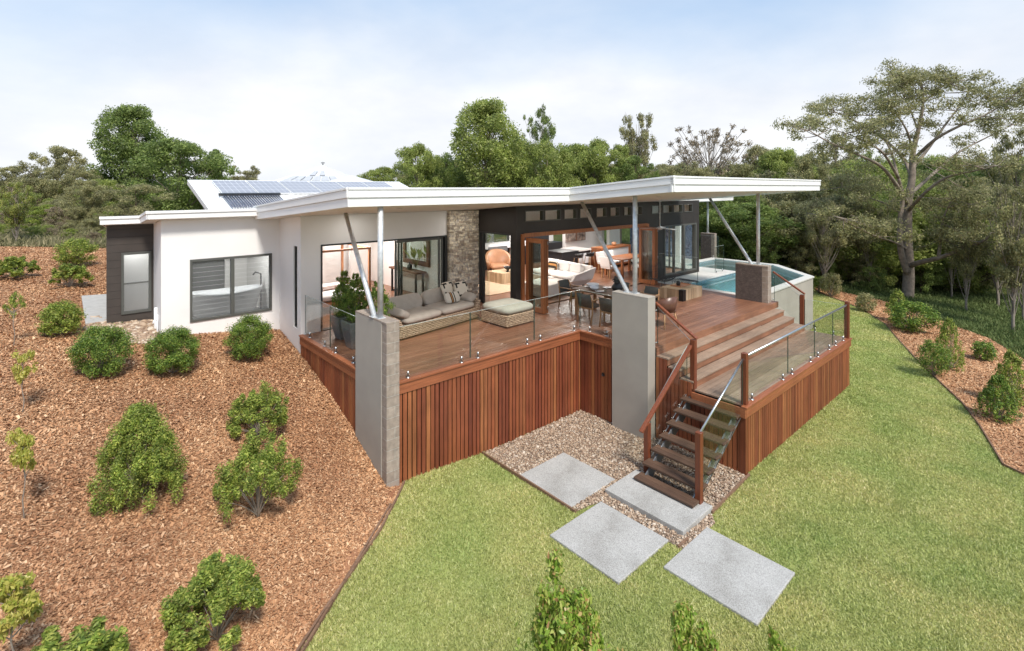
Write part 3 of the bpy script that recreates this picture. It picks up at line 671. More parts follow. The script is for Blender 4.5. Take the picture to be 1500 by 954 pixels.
    npmesh('crown',V,Fq,'leaf_gum',parent=t)
gum_tree()
# slender dark trunks at the right edge
for (x,yb,yt,Yd,w,lab) in ((1484,485,262,20.5,110,'dark rough barked tree standing at the right edge of the picture'),(1186,398,285,33,90,'tree with a forked pale trunk right of the canopy tip'),(1242,402,290,35,80,'slim tree with twin trunks left of the great gum tree')):
    q=at(x,yb); tree('forest_tree',lab,'gum',6 if x<1300 else 3,(q.x,q.y,q.z-.1),(H-(yt-HY)/F*q.y-q.z),w/F*q.y/.9,'leaf_gum',None,'tree')

# shrubs
def shrub_mesh(seed,form,leafsize,n,leaf):
    """unit shrub: height 1, width 1"""
    g=np.random.default_rng(seed); r=random.Random(seed); mb=MB(); cs=[];rs=[];ks=[]
    nb=dict(ball=90,cone=130,open=75,sapling=16,column=90)[form]
    for i in range(nb):
        a=r.uniform(0,6.28)
        if form=='ball':
            ph=math.acos(r.uniform(-.75,1)); rr=.40*math.sin(ph)*r.uniform(.7,1.05); c=(rr*math.cos(a),rr*math.sin(a),.47+.42*math.cos(ph)*r.uniform(.85,1.05)); s=r.uniform(.10,.16)
        elif form=='cone':
            t=r.random(); w=.44*(1-t)**.62*(1 if t>.1 else .8)+.03; rr=w*r.uniform(.55,1.05); c=(rr*math.cos(a),rr*math.sin(a),.07+.86*t); s=r.uniform(.06,.12)*(1.15-.5*t)
        elif form=='column':
            t=r.random(); w=.40*max(.15,1-abs(t-.38)**1.6*1.7); rr=w*r.uniform(.3,1.0); c=(rr*math.cos(a),rr*math.sin(a),.04+.9*t); s=r.uniform(.055,.11)*(1.15-.6*t)
        elif form=='open':
            el=r.uniform(.25,1.35); L=r.uniform(.6,1.0); c=(.46*L*math.cos(el)*math.cos(a),.46*L*math.cos(el)*math.sin(a),.10+.80*L*math.sin(el)); s=r.uniform(.055,.10)
        else:
            t=r.random(); rr=.40*r.uniform(.1,1)*(1-abs(t-.45)); c=(rr*math.cos(a),rr*math.sin(a),.52+.42*t); s=r.uniform(.07,.12)
        zb=.05 if form!='sapling' else .5
        if form in('sapling',) or i%4==0:
            mb.tube(curve((0,0,zb*.5 if form!='sapling' else c[2]-.12),c,(0,0,.08 if form=='open' else -.02),5),[.008,.007,.005,.004,.002],5,False)
        cs.append(c); rs.append((s*(.72 if form in('open','cone') else 1),s*(.72 if form in('open','cone') else 1),s*(1.45 if form in('open','cone') else 1.0 if form!='sapling' else .8))); ks.append(int(n/nb*r.uniform(.7,1.3)))
    if form=='ball' or form=='cone' or form=='column':   # inner fill
        for _ in range(14):
            a=r.uniform(0,6.28); t=r.random(); rr=.2*r.random(); cs.append((rr*math.cos(a),rr*math.sin(a),.15+.6*t)); rs.append((.16,.16,.16)); ks.append(int(n/nb))
    if form=='sapling': mb.tube([(0,0,-.02),(.03,.02,.2),(-.02,.0,.4),(.02,-.01,.6),(0,0,.85)],[.016,.014,.011,.009,.004],7)
    else: mb.tube([(0,0,-.03),(0,0,.2),(.01,0,.45)],[.02,.016,.008],6)
    V,Fq=leaves(cs,rs,ks,leafsize,.42,shell=.25,up=.5,rng=g)
    return mb,V,Fq,leaf
sprotos={}
def shrub(name,label,form,seed,loc,h,w,leafsize=.05,n=4500,leaf='leaf_shrub',group=None,cat='shrub'):
    k=(form,seed,round(leafsize/h,3),n,leaf)
    if k not in sprotos:
        mb,V,Fq,lf=shrub_mesh(seed,form,leafsize/h,n,leaf)
        me=bpy.data.meshes.new('stem'); me.from_pydata(mb.v,[],mb.f); me.polygons.foreach_set('use_smooth',[True]*len(mb.f)); me.materials.append(M['bark_pale'])
        o=npmesh('foliage',V,Fq,lf); cm=o.data; bpy.data.objects.remove(o); sprotos[k]=(me,cm)
    sm_,cm=sprotos[k]
    t=bpy.data.objects.new(name,None); col.objects.link(t); t.location=loc; t.scale=(w,w,h); t.rotation_euler.z=rnd.uniform(0,6.28); tag(t,label,cat,group)
    for nm,me in (('stem',sm_),('foliage',cm)):
        c=bpy.data.objects.new(nm,me); col.objects.link(c); c.parent=t
    return t
def shrub_px(name,label,form,seed,x,ytop,ybase,wpx,leafsize,n,leaf,group,cat='shrub'):
    q=at(x,ybase); h=(ybase-ytop)/F*q.y*1.0
    # the lowest visible row is the near rim, so step back a little
    q2=at(x,ybase-(.07*wpx if form!='sapling' else 0)); top=H-(ytop-HY)/F*q2.y
    return shrub(name,label,form,seed,q2,max(.2,(top-q2.z)/(.97 if form!='ball' else .86)),wpx/F*q2.y/.92,leafsize,n,leaf,group,cat)
GM='shrubs planted in the bark slope'; GR='shrubs in the bark bed at the forest side'
S=[
('round_shrub','clipped round dark green shrub nearest the pebble strip, left of three in a row','ball',1,149,484,556,76,.034,20000,'leaf_shrub',GM),
('round_shrub','clipped round shrub in front of the white wall corner, middle of three','ball',2,254,487,553,70,.034,20000,'leaf_shrub',GM),
('round_shrub','clipped round shrub below the bathroom window, right of three','ball',3,365,469,531,63,.034,20000,'leaf_shrub',GM),
('leafy_shrub','small yellow green shrub standing alone left of the dark clad wing','ball',4,88,447,496,54,.045,7500,'leaf_bush',GM),
('leafy_shrub','upper small shrub beside the far corner of the dark wing','ball',5,112,353,395,52,.055,6500,'leaf_bush',GM),
('leafy_shrub','low yellow green shrub just below the upper small shrub','open',6,103,384,426,58,.05,6500,'leaf_bush',GM),
('leafy_shrub','wide yellow green shrub at the left edge near the top of the bark','open',7,24,374,413,62,.05,6500,'leaf_bush',GM),
('conical_shrub','largest fluffy conical shrub on the bark slope','cone',8,205,594,738,128,.034,38000,'leaf_bush',GM),
('spreading_shrub','spreading bright shrub nearest the deck side','open',9,380,563,648,100,.036,15000,'leaf_bush',GM),
('spreading_shrub','open branched bright shrub in the middle of the bark slope','open',10,378,630,768,130,.036,19000,'leaf_bush',GM),
('spreading_shrub','dense bright green shrub at the bottom of the bark slope near the lawn','open',11,318,820,950,152,.034,27000,'leaf_bush',GM),
('sapling','thin stemmed sapling with a yellow leaf tuft, lowest at the left edge','sapling',12,36,620,762,56,.085,1700,'leaf_yellow',GM),
('sapling','thin bent sapling with few yellow leaves at the left edge, second from the bottom','sapling',13,33,512,606,46,.075,1200,'leaf_yellow',GM),
('sapling','slight sapling at the left edge beside the small lone shrub','sapling',14,20,425,508,36,.07,1000,'leaf_bush',GM),
]
for a in S: shrub_px(*a)
def fg(name,label,form,seed,x,ytop,Yd,wpx,zb,leafsize,n,leaf):
    X=(x-CX)/F*Yd; top=H-(ytop-HY)/F*Yd; b=float(ground(X,Yd)); shrub(name,label,form,seed,(X,Yd,b-.05),top-b,wpx/F*Yd/.8,leafsize,n,leaf,'tall shrubs growing below the camera')
fg('tall_shrub','tall red tipped green shrub at the bottom edge before the square pavers','column',31,824,800,4.3,215,0,.085,24000,'leaf_tip')
fg('tall_shrub','red tipped green shrub at the bottom edge before the largest paver','column',32,1010,866,4.1,165,0,.08,17000,'leaf_tip')
fg('tall_shrub','small red tipped shrub top at the bottom edge, rightmost of three','column',33,1146,898,4.0,150,0,.075,12000,'leaf_tip')
fg('tall_shrub','yellow green shrub top in the bottom left corner','open',34,92,915,4.8,160,0,.042,18000,'leaf_bush')
fg('sapling','yellow leafed sapling at the bottom of the left edge','sapling',35,18,835,4.9,85,0,.08,2200,'leaf_yellow')
S=[
('garden_shrub','pair forming low bright green shrub next to the pool wall corner','open',41,1199,404,432,34,.08,2500,'leaf_bush',GR),
('garden_shrub','grey green shrub beside the bright one near the pool wall corner','ball',42,1217,402,437,32,.09,2500,'leaf_olive',GR),
('garden_shrub','small dark shrub alone on the lawn rim before the great gum','ball',43,1268,432,459,28,.08,2200,'leaf_olive',GR),
('garden_shrub','pale leaved upright shrub at the head of the bark bed','cone',44,1315,425,476,38,.09,2600,'leaf_bush',GR),
('garden_shrub','broad dark glossy shrub, widest in the forest side bed','ball',45,1337,446,491,62,.07,5000,'leaf_shrub',GR),
('garden_shrub','upright shrub with pale new leaves behind the small round one','cone',46,1390,466,545,44,.08,4000,'leaf_bush',GR),
('garden_shrub','small rounded dark shrub on the lawn side of the upright pale one','ball',47,1369,502,555,42,.06,4200,'leaf_shrub',GR),
('garden_shrub','tiny shrub on the outer side of the bark bed','ball',48,1442,502,531,28,.07,2000,'leaf_shrub',GR),
('garden_shrub','tall shrub with pale leaf tips cut by the right edge','cone',49,1482,514,598,52,.08,4200,'leaf_bush',GR),
('garden_shrub','dark oval shrub nearest the camera in the forest side bed','cone',50,1463,550,620,54,.06,5000,'leaf_shrub',GR),
]
for a in S: shrub_px(*a)
# scrub and undergrowth masses
def mass(name,label,polys,n,h,w,m,clump=.0,seed=1,ymax=90,power=.8,lean=.5):
    P=scatter(polys,n,ymax,power); n=len(P); d=P[:,1]
    cl=.6+.8*np.clip(np.sin(P[:,0]*.9+np.sin(P[:,1]*.7)*2)*np.cos(P[:,1]*.8+P[:,0]*.3)+.3*NR.normal(size=n),0,1.5)
    hh=NR.uniform(.4,1.,n)*h*cl; z=ground(P[:,0],P[:,1])+NR.random(n)**.6*hh*.8-.05
    a=NR.uniform(0,6.283,n); ww=w*(1+d/50); ll=NR.normal(0,lean,(n,2))*(w*5)
    dx=np.cos(a)*ww; dy=np.sin(a)*ww
    v=np.stack([np.stack([P[:,0]-dx,P[:,1]-dy,z],1),np.stack([P[:,0]+dx,P[:,1]+dy,z],1),np.stack([P[:,0]+ll[:,0],P[:,1]+ll[:,1],z+w*7*NR.uniform(.5,1.2,n)],1)],1)
    o=npmesh(name,v.reshape(-1,3),np.arange(3*n).reshape(n,3),m); tag(o,label,name.replace('_',' '),kind='stuff')
forest_poly=[p for p in outer_curve]+[(60,12),(90,60),(60,85),(25,85),(12,60),uv2(24,22),uv2(27,16),uv2(27.5,12)]
mass('undergrowth','ferns and low green plants on the forest floor',[forest_poly],360000,.34,.018,'fern_grass')
left_poly=[(-34,22.5),(-17.5,23.4),(-12.5,24.8),uv2(2,20.4),uv2(6,34),(-20,75),(-90,75)]
mass('dry_grass','dry tufted grass and scrub on the hillside above the bark',[left_poly],150000,.35,.03,'dry_grass')
fr=random.Random(3)
for i in range(70):
    row=i%5; x=-40+(i//5)*14.5+fr.uniform(-6,6); Yd=[25.6,28,31,35,40][row]+fr.uniform(-.8,.8)
    if x>175: continue
    k=['scrub','olive','scrub','round','scrub'][fr.randrange(5)]; sd=3+i%2
    gz=float(ground((x-CX)/F*Yd,Yd)); hh=[.6,.9,1.2,1.7,2.4][row]*fr.uniform(.6,1.35)
    tree_px('scrub_bush','low olive and brown scrub bush on the hillside above the bark',k,sd,x,HY+F*(H-gz-hh)/Yd,Yd,F*hh*fr.uniform(1.0,1.5)/Yd,['leaf_olive','leaf_mid','leaf_dry','leaf_olive','leaf_bush','leaf_gum'][fr.randrange(6)],'scrub bushes on the left hillside','bush')
for i in range(40):
    x=1045+(i%20)*25+fr.uniform(-10,10); Yd=[33,42][i//20]+fr.uniform(-3,3); gz=float(ground((x-CX)/F*Yd,Yd)); 
    yt=HY+F*(H-gz-fr.uniform(1.2,2.6))/Yd
    tree_px('understorey_bush','low shady bush on the forest floor','scrub',3+i%2,x,yt,Yd,46*fr.uniform(.7,1.4),['leaf_dense','leaf_mid','leaf_olive'][i%3],'understorey bushes in the forest','bush')
# ================================================================ HOUSE
SOF=lambda v: 3.345+(8.9-v)*.086
zs=lambda p: SOF(p[1])
SB=lambda v: 2.965-(v-14.4)*.125
house=thing('modern_house','long white and dark clad house with folded white roof canopies','house',(0,0,0))
house.location=(0,0,0); house['_b']=(0,0,0)
def hp(name,mb,m,label=None,bevel=0,parent=None):
    o=mb.build(name,m,parent or house,bevel=bevel)
    if label: o['label']=label
    return o
# --- white render walls
top=lambda p: SOF(p[1])-.002
w=MB()
w.prism([(4.65,13.1),(5.16,13.1),(5.16,13.3),(4.85,13.3),(4.85,13.34),(4.65,13.34)],-1.6,top)
w.prism([(4.65,13.61),(4.85,13.61),(4.85,14.68),(4.65,14.68)],-1.4,top)
w.prism([(4.65,13.34),(4.85,13.34),(4.85,13.61),(4.65,13.61)],-1.5,.10); w.prism([(4.65,13.34),(4.85,13.34),(4.85,13.61),(4.65,13.61)],2.2,top)
w.prism([(5.16,13.1),(9.1,13.1),(9.1,13.3),(5.16,13.3)],2.22,top)
hp('wall',w,'render_white','white rendered wall above the bedroom sliding doors')
w=MB(); tb=lambda p: SB(p[1])-.002
w.prism([(1.94,14.68),(2.53,14.68),(2.53,14.88),(1.94,14.88)],-.5,tb); w.prism([(4.44,14.68),(4.648,14.68),(4.648,14.88),(4.44,14.88)],-1.0,tb)
w.prism([(2.53,14.68),(4.44,14.68),(4.44,14.88),(2.53,14.88)],-.8,.37); w.prism([(2.53,14.68),(4.44,14.68),(4.44,14.88),(2.53,14.88)],1.92,tb)
w.prism([(1.94,14.88),(2.14,14.88),(2.14,15.89),(1.94,15.89)],-.4,tb)
hp('wall',w,'render_white','white rendered bathroom wall')
# dark weatherboard wing
w=MB()
w.prism([(1.0,15.89),(1.30,15.89),(1.30,16.05),(1.0,16.05)],.30,tb); w.prism([(1.87,15.89),(1.94,15.89),(1.94,16.05),(1.87,16.05)],.30,tb)
w.prism([(1.3,15.89),(1.87,15.89),(1.87,16.05),(1.3,16.05)],.30,.57); w.prism([(1.3,15.89),(1.87,15.89),(1.87,16.05),(1.3,16.05)],2.06,tb)
w.prism([(1.001,16.05),(1.15,16.05),(1.75,19.5),(1.6,19.5)],.30,tb)
hp('wall',w,'weatherboard','dark weatherboard wall of the end wing')
hp('plinth',MB().prism([(1.02,15.92),(1.94,15.92),(1.94,19.4),(1.62,19.4)],-.4,.30),'render_grey')
# window in dark wing
f=hp('window',MB().box(1.28,1.33,15.86,15.96,.55,2.08).box(1.84,1.89,15.86,15.96,.55,2.08).box(1.33,1.84,15.86,15.96,.55,.61).box(1.33,1.84,15.86,15.96,2.02,2.08).box(1.33,1.84,15.87,15.95,1.29,1.315),'frame_grey','tall frosted window in the dark wing')
hp('pane',MB().box(1.33,1.84,15.90,15.91,.61,2.02),'frosted',parent=f)
# bathroom window
f=hp('window',MB().box(2.53,2.58,14.65,14.78,.37,1.92).box(4.39,4.44,14.65,14.78,.37,1.92).box(2.58,4.39,14.65,14.78,.37,.43).box(2.58,4.39,14.65,14.78,1.86,1.92).box(3.44,3.52,14.65,14.78,.43,1.86),'frame_grey','wide frosted bathroom window with two panes',bevel=.004)
hp('pane',MB().box(2.58,3.44,14.70,14.71,.43,1.86).box(3.52,4.39,14.70,14.71,.43,1.86),'frosted',parent=f)
ln=MB()
for k in range(11):
    z=.52+k*.118
    for a,b_ in ((2.60,3.42),(3.54,4.37)): ln.box(a,b_,14.694,14.699,z,z+.0025)
hp('etched_line',ln,'ceramic_white',parent=f)
# slot window
f=hp('window',MB().box(4.68,4.74,13.34,13.37,.10,2.2).box(4.68,4.74,13.58,13.61,.10,2.2).box(4.68,4.74,13.37,13.58,.10,.13).box(4.68,4.74,13.37,13.58,2.17,2.2),'dark_frame','narrow full height slot window')
hp('pane',MB().box(4.70,4.71,13.37,13.58,.13,2.17),'window_glass',parent=f)
# bedroom sliding doors
f=hp('sliding_door',MB().box(5.16,5.20,13.08,13.26,0,2.22).box(5.16,9.1,13.08,13.26,2.18,2.225).box(5.16,9.1,13.08,13.26,-.01,.012).box(9.02,9.1,13.08,13.26,0,2.18),'dark_frame','black framed bedroom sliding door, stacked half open')
def slider(u0,u1,v,m='frame_grey'):
    o=hp('door_panel',MB().box(u0,u0+.06,v,v+.04,.01,2.17).box(u1-.06,u1,v,v+.04,.01,2.17).box(u0+.06,u1-.06,v,v+.04,.01,.09).box(u0+.06,u1-.06,v,v+.04,2.11,2.17),m,parent=f)
slider(7.30,8.84,13.10); slider(7.42,8.98,13.15); slider(7.54,9.02,13.20)
for a,b_,v in ((7.36,8.78,13.12),(7.48,8.92,13.17),(7.6,8.96,13.22)): hp('pane',MB().box(a,b_,v,v+.006,.09,2.11),'window_glass',parent=f)
hp('handle',MB().box(7.44,7.46,13.06,13.10,.95,1.1),'black',parent=f)
# stone wall: individual stones
st=MB(); z=0.
sr=random.Random(4)
while z<3.0:
    hh=sr.uniform(.045,.085); 
    for (face,a0,a1) in (('f',9.1,10.25),('l',13.0,13.3)):
        x=a0
        while x<a1-.01:
            l=min(sr.uniform(.08,.24),a1-x); l=a1-x if a1-x-l<.05 else l; d=sr.uniform(0,.03)
            if face=='f': st.box(x+.003,x+l-.003,12.99-d,13.25,z+.003,min(z+hh,SOF(13)-.01)-.003)
            x+=l
    z+=hh
hp('stone_wall',st,'stone_wall','stacked pale stone wall between the two door openings',bevel=.006)
hp('wall',MB().prism([(9.11,13.03),(10.24,13.03),(10.24,13.28),(9.11,13.28)],-.05,lambda p:SOF(13.3)-.01),'bark_grey','mortar core of the stone wall')
# dark living room volume
w=MB()
w.prism([(10.27,11.2),(10.45,11.2),(10.45,11.38),(10.42,11.38),(10.42,13.25),(10.27,13.25)],2.30,top)      # side above opening
w.prism([(10.27,11.2),(10.45,11.2),(10.45,11.40),(10.27,11.40)],0,2.30); 
w.prism([(10.45,11.2),(21.2,11.2),(21.2,11.36),(10.45,11.36)],2.30,2.66); w.prism([(10.45,11.2),(21.2,11.2),(21.2,11.36),(10.45,11.36)],3.0,top)
w.box(10.45,10.62,11.2,11.36,2.66,3.0); 
win=[(10.62,11.42),(11.46,12.2),(12.36,13.0),(13.14,13.74),(14.02,14.6),(14.8,15.34),(15.62,16.1),(16.3,16.78),(17.45,18.2),(18.26,18.98),(19.05,19.78),(19.9,20.6)]
for (a,b_),(c,d) in zip(win,win[1:]+[(21.2,0)]): w.box(b_,c,11.2,11.36,2.66,3.0)
w.box(17.22,18.36,11.2,11.36,0,2.30); w.box(18.36,20.95,11.2,11.36,-.02,.12); w.box(20.95,21.2,11.2,11.36,0,2.30); w.box(18.36,20.95,11.2,11.36,2.16,2.30)
hp('wall',w,'dark_cladding','charcoal clad wall of the living room')
for a,b_ in win:
    f2=hp('window',MB().box(a,a+.025,11.18,11.28,2.66,3.0).box(b_-.025,b_,11.18,11.28,2.66,3.0).box(a+.025,b_-.025,11.18,11.28,2.66,2.685).box(a+.025,b_-.025,11.18,11.28,2.975,3.0),'frame_grey')
    hp('pane',MB().box(a+.025,b_-.025,11.22,11.226,2.685,2.975),'window_glass',parent=f2)
# side glass opening with dark jambs
f=hp('glass_door',MB().box(10.26,10.34,12.92,12.99,0,2.3).box(10.26,10.34,11.40,11.46,0,2.3).box(10.26,10.34,11.46,12.92,2.25,2.3).box(10.28,10.36,12.78,12.86,0,2.25),'dark_frame','open glazed side door beside the stone wall')
hp('pane',MB().box(10.30,10.306,12.5,12.8,.02,2.25),'window_glass',parent=f)
# bifold doors
f=hp('bifold_door',MB().box(10.45,10.56,11.14,11.40,0,2.30).box(17.08,17.20,11.14,11.40,0,2.30).box(10.56,17.08,11.14,11.40,2.20,2.32),'door_wood','timber bifold door folded back at both ends of the wide opening',bevel=.004)
def fold(u,v0,v1):
    t=MB().box(u,u+.045,v0,v0+.11,.02,2.18).box(u,u+.045,v1-.11,v1,.02,2.18).box(u,u+.045,v0+.11,v1-.11,.02,.17).box(u,u+.045,v0+.11,v1-.11,2.06,2.18)
    p_=hp('door_leaf',t,'door_wood',parent=f); 
    hp('pane',MB().box(u+.018,u+.026,v0+.11,v1-.11,.17,2.06),'window_glass',parent=f)
for u in (10.62,10.70,10.78): fold(u,10.42,11.16)
for u in (16.92,17.0,17.08): fold(u,10.72,11.42)
for z in (.12,1.0,2.02): hp('hinge',MB().tube([(10.80,10.42,z),(10.80,10.42,z+.1)],.014,8),'chrome',parent=f)
for z in (.12,1.0,2.02): hp('hinge',MB().tube([(17.13,10.72,z),(17.13,10.72,z+.1)],.014,8),'chrome',parent=f)
# far glazing
f=hp('window',MB().box(18.36,18.44,11.18,11.30,.12,2.16).box(20.87,20.95,11.18,11.30,.12,2.16).box(18.44,20.87,11.18,11.30,.12,.18).box(18.44,20.87,11.18,11.30,2.10,2.16).box(19.12,19.18,11.19,11.29,.18,2.10).box(19.86,19.98,11.18,11.30,.18,2.10),'frame_grey','large front window of the living room near the pool')
hp('pane',MB().box(18.44,20.87,11.24,11.246,.18,2.10),'window_glass',parent=f)
f=hp('window',MB().box(21.10,21.2,11.4,11.48,.02,2.3).box(21.12,21.18,12.6,12.66,.02,2.3).box(21.12,21.18,13.9,13.98,.02,2.3).box(21.12,21.18,15.3,15.38,.02,2.3).box(21.1,21.2,11.36,16.5,2.3,3.0).box(21.12,21.18,11.48,16.5,.0,.06),'frame_grey','pool side window wall of the living room')
hp('pane',MB().box(21.15,21.156,11.48,16.5,.06,2.3),'window_glass',parent=f)
# interior
fl=MB()
k=0; v=13.3
while v<18.9:
    fl.box(4.9,10.3 if v<17.6 else 10.3,v,v+.135,-.04,-.002); v+=.138
v=11.38
while v<17.8:
    fl.box(10.36 if v<13.3 else 10.3,21.12,v,v+.135,-.04,-.002); v+=.138
hp('floor',fl,'floor_wood','polished timber floor inside')
hp('floor',MB().box(1.2,4.85,14.9,19.4,.16,.2),'concrete_step','bathroom floor')
w=MB()
w.prism([(9.47,13.3),(9.62,13.3),(9.62,19.0),(9.47,19.0)],-.0,lambda p:SOF(p[1])-.01)
w.prism([(4.7,14.9),(4.85,14.9),(4.85,19.0),(4.7,19.0)],0,lambda p:SOF(p[1])-.01)
w.prism([(4.85,18.9),(7.6,18.9),(7.6,19.05),(4.85,19.05)],0,lambda p:SOF(p[1])-.01); w.prism([(7.6,18.9),(8.6,18.9),(8.6,19.05),(7.6,19.05)],2.1,lambda p:SOF(p[1])-.01); w.prism([(8.6,18.9),(9.47,18.9),(9.47,19.05),(8.6,19.05)],0,lambda p:SOF(p[1])-.01)
w.prism([(6.9,17.6),(7.0,17.6),(7.0,18.9),(6.9,18.9)],0,lambda p:SOF(p[1])-.01)
hp('wall',w,'interior_white','white bedroom walls')
w=MB(); ti=lambda p:SOF(p[1])-.01
w.prism([(9.62,17.8),(11.4,17.8),(11.4,17.95),(9.62,17.95)],0,ti); w.prism([(11.4,17.8),(13.0,17.8),(13.0,17.95),(11.4,17.95)],2.3,ti); w.prism([(13.0,17.8),(13.2,17.8),(13.2,17.95),(13.0,17.95)],0,ti)
w.prism([(13.2,17.8),(15.9,17.8),(15.9,17.95),(13.2,17.95)],2.35,ti); w.prism([(15.9,17.8),(16.5,17.8),(16.5,17.95),(15.9,17.95)],0,ti)
w.prism([(19.7,17.8),(23.0,17.8),(23.0,17.95),(19.7,17.95)],0,ti); w.prism([(22.3,16.9),(23.3,16.9),(23.3,17.1),(22.3,17.1)],0,ti)
w.prism([(16.5,18.6),(19.7,18.6),(19.7,18.7),(16.5,18.7)],0,ti)
hp('wall',w,'interior_white','white rear wall of the living room')
f=hp('window',MB().box(13.2,13.26,17.8,17.9,.9,2.35).box(15.84,15.9,17.8,17.9,.9,2.35).box(14.5,14.55,17.8,17.9,.9,2.35).box(11.4,11.46,17.8,17.9,0,2.3).box(12.2,12.25,17.8,17.9,0,2.3).box(12.94,13.0,17.8,17.9,0,2.3),'frame_grey','rear courtyard glazing')
hp('pane',MB().box(13.26,15.84,17.84,17.846,.9,2.35).box(11.46,12.94,17.84,17.846,0,2.3),'window_glass',parent=f)
hp('wall',MB().box(13.2,15.9,17.8,17.95,0,.9),'cabinet_black','black kitchen splash wall')
hp('ceiling',MB().box(21.06,21.095,11.37,12.57,2.32,3.02),'ceiling_white')
hp('ceiling',MB().box(10.46,21.05,12.6,17.78,2.42,2.45).box(10.46,21.08,12.58,12.6,2.42,2.98),'ceiling_white','dropped white ceiling of the living room')
hp('ceiling',MB().prism([(4.66,13.3),(10.4,13.3),(10.4,19.0),(4.66,19.0)],lambda p:SOF(p[1])-.03,lambda p:SOF(p[1])-.012),'ceiling_white')
hp('ceiling',MB().prism([(10.45,11.37),(21.1,11.37),(21.1,18.7),(10.45,18.7)],lambda p:SOF(p[1])-.03,lambda p:SOF(p[1])-.012),'ceiling_white')
hp('wall',MB().box(1.2,4.6,17.4,17.5,.2,2.4),'frame_grey','dark tiled bathroom rear wall')
hp('wall',MB().box(4.5,4.6,14.9,17.4,.2,2.5).box(3.9,4.5,17.3,17.39,.2,2.4),'interior_white','white bathroom side wall')
hp('wall',MB().box(1.2,1.95,16.6,16.65,.2,2.6),'interior_white','white inner wall of the end wing')
# --- roofs
main=[(4.02,8.9),(10.04,8.9),(10.04,5.92),(19.36,5.92),(19.36,13.1),(28.6,13.1),(28.6,19.6),(4.66,19.6),(4.66,14.62),(4.02,14.6)]
hp('wall',MB().box(7.0,9.4,19.45,19.52,0,2.35),'interior_white','white passage wall beyond the bedroom')
hp('floor',MB().box(7.0,9.4,18.9,19.45,-.04,-.003),'floor_wood')
roof=hp('roof',MB().prism([(p[0],p[1]) for p in main],lambda p:SOF(p[1])+.02,lambda p:SOF(p[1])+.33),'roof_white','folded white main roof with deep canopies')
so=MB()
for poly in ([(4.05,8.93),(10.06,8.93),(10.06,13.08),(4.62,13.08),(4.62,14.58),(4.05,14.58)],[(10.07,5.96),(19.32,5.96),(19.32,11.19),(10.26,11.19),(10.26,13.06),(10.07,13.06)],[(19.33,11.19),(19.33,13.12),(21.2,13.12),(21.2,11.19)],[(21.21,13.14),(28.5,13.14),(28.5,19.5),(21.21,19.5)]):
    so.prism(poly,lambda p:SOF(p[1]),lambda p:SOF(p[1])+.019)
hp('soffit',so,'soffit')
def fascia(a,b_,lo,hi,out):
    """two-tier fascia between plan points a and b; lo/hi heights as functions of v; out = outward normal"""
    m=MB(); ox,oy=out
    for (z0,z1,d0,d1) in ((0,.17,.0,.025),(.17,.315,.02,.05),(.315,.36,.02,.065)):
        bot=[(a[0]-ox*.02,a[1]-oy*.02,lo(a[1])+z0),(b_[0]-ox*.02,b_[1]-oy*.02,lo(b_[1])+z0),(b_[0]+ox*d1,b_[1]+oy*d1,lo(b_[1])+z0),(a[0]+ox*d1,a[1]+oy*d1,lo(a[1])+z0)]
        m.hexa(bot,[(p[0],p[1],p[2]+(z1-z0)-.003) for p in bot])
    return m
for a,b_,o_ in (((3.99,8.9),(10.02,8.9),(0,-1)),((4.02,14.6),(4.02,8.88),(-1,0)),((10.04,8.87),(10.04,5.86),(-1,0)),((9.99,5.92),(19.42,5.92),(0,-1)),((19.36,5.90),(19.36,13.1),(1,0)),((19.38,13.1),(28.65,13.1),(0,-1)),((28.6,13.08),(28.6,19.6),(1,0))):
    hp('fascia',fascia(a,b_,SOF,None,o_),'trim_white',bevel=.004,parent=roof)
rb=[(1.65,14.4),(4.05,14.4),(4.05,14.62),(4.64,14.64),(4.64,19.6),(1.5,19.6),(.88,15.6),(1.65,15.6)]
roof2=hp('roof',MB().prism(rb,lambda p:SB(p[1])+.02,lambda p:SB(p[1])+.17),'roof_white','lower white roof over the bathroom wing')
hp('soffit',MB().prism([(1.67,14.42),(4.0,14.42),(4.0,14.67),(1.93,14.67),(1.93,15.88),(.98,15.88),(.9,15.62),(1.67,15.62)],lambda p:SB(p[1]),lambda p:SB(p[1])+.019),'soffit')
def fascia2(a,b_,o_):
    m=MB(); ox,oy=o_
    for z0,z1,d in ((0,.13,.02),(.13,.195,.045)):
        bot=[(a[0],a[1],SB(a[1])+z0),(b_[0],b_[1],SB(b_[1])+z0),(b_[0]+ox*d,b_[1]+oy*d,SB(b_[1])+z0),(a[0]+ox*d,a[1]+oy*d,SB(a[1])+z0)]
        m.hexa(bot,[(p[0],p[1],p[2]+(z1-z0)-.003) for p in bot])
    return m
for a,b_,o_ in (((1.62,14.4),(4.1,14.4),(0,-1)),((1.65,15.6),(1.65,14.38),(-1,0)),((.85,15.6),(1.66,15.6),(0,-1)),((1.5,19.6),(.88,15.58),(-1,.15))):
    hp('fascia',fascia2(a,b_,o_),'trim_white',parent=roof2)
# rising solar roof
RS=lambda v: 4.04-(26.1-v)*.283
zr=lambda p: RS(p[1])
roof3=hp('roof',MB().prism([(4.4,20.2),(14.7,20.2),(14.7,26.1),(4.4,26.1)],lambda p:RS(p[1])-.2,lambda p:RS(p[1])),'roof_white','rising white roof that carries the solar panels')
rbm=MB()
for k in range(52): u=4.5+k*.2; rbm.prism([(u,20.25),(u+.03,20.25),(u+.03,26.05),(u,26.05)],lambda p:RS(p[1])+.001,lambda p:RS(p[1])+.022)
hp('roof_rib',rbm,'roof_white',parent=roof3)
hp('wall',MB().prism([(4.9,20.2),(14.2,20.2),(14.2,25.6),(4.9,25.6)],-.5,lambda p:RS(p[1])-.21),'frame_grey','dark wall beneath the solar roof')
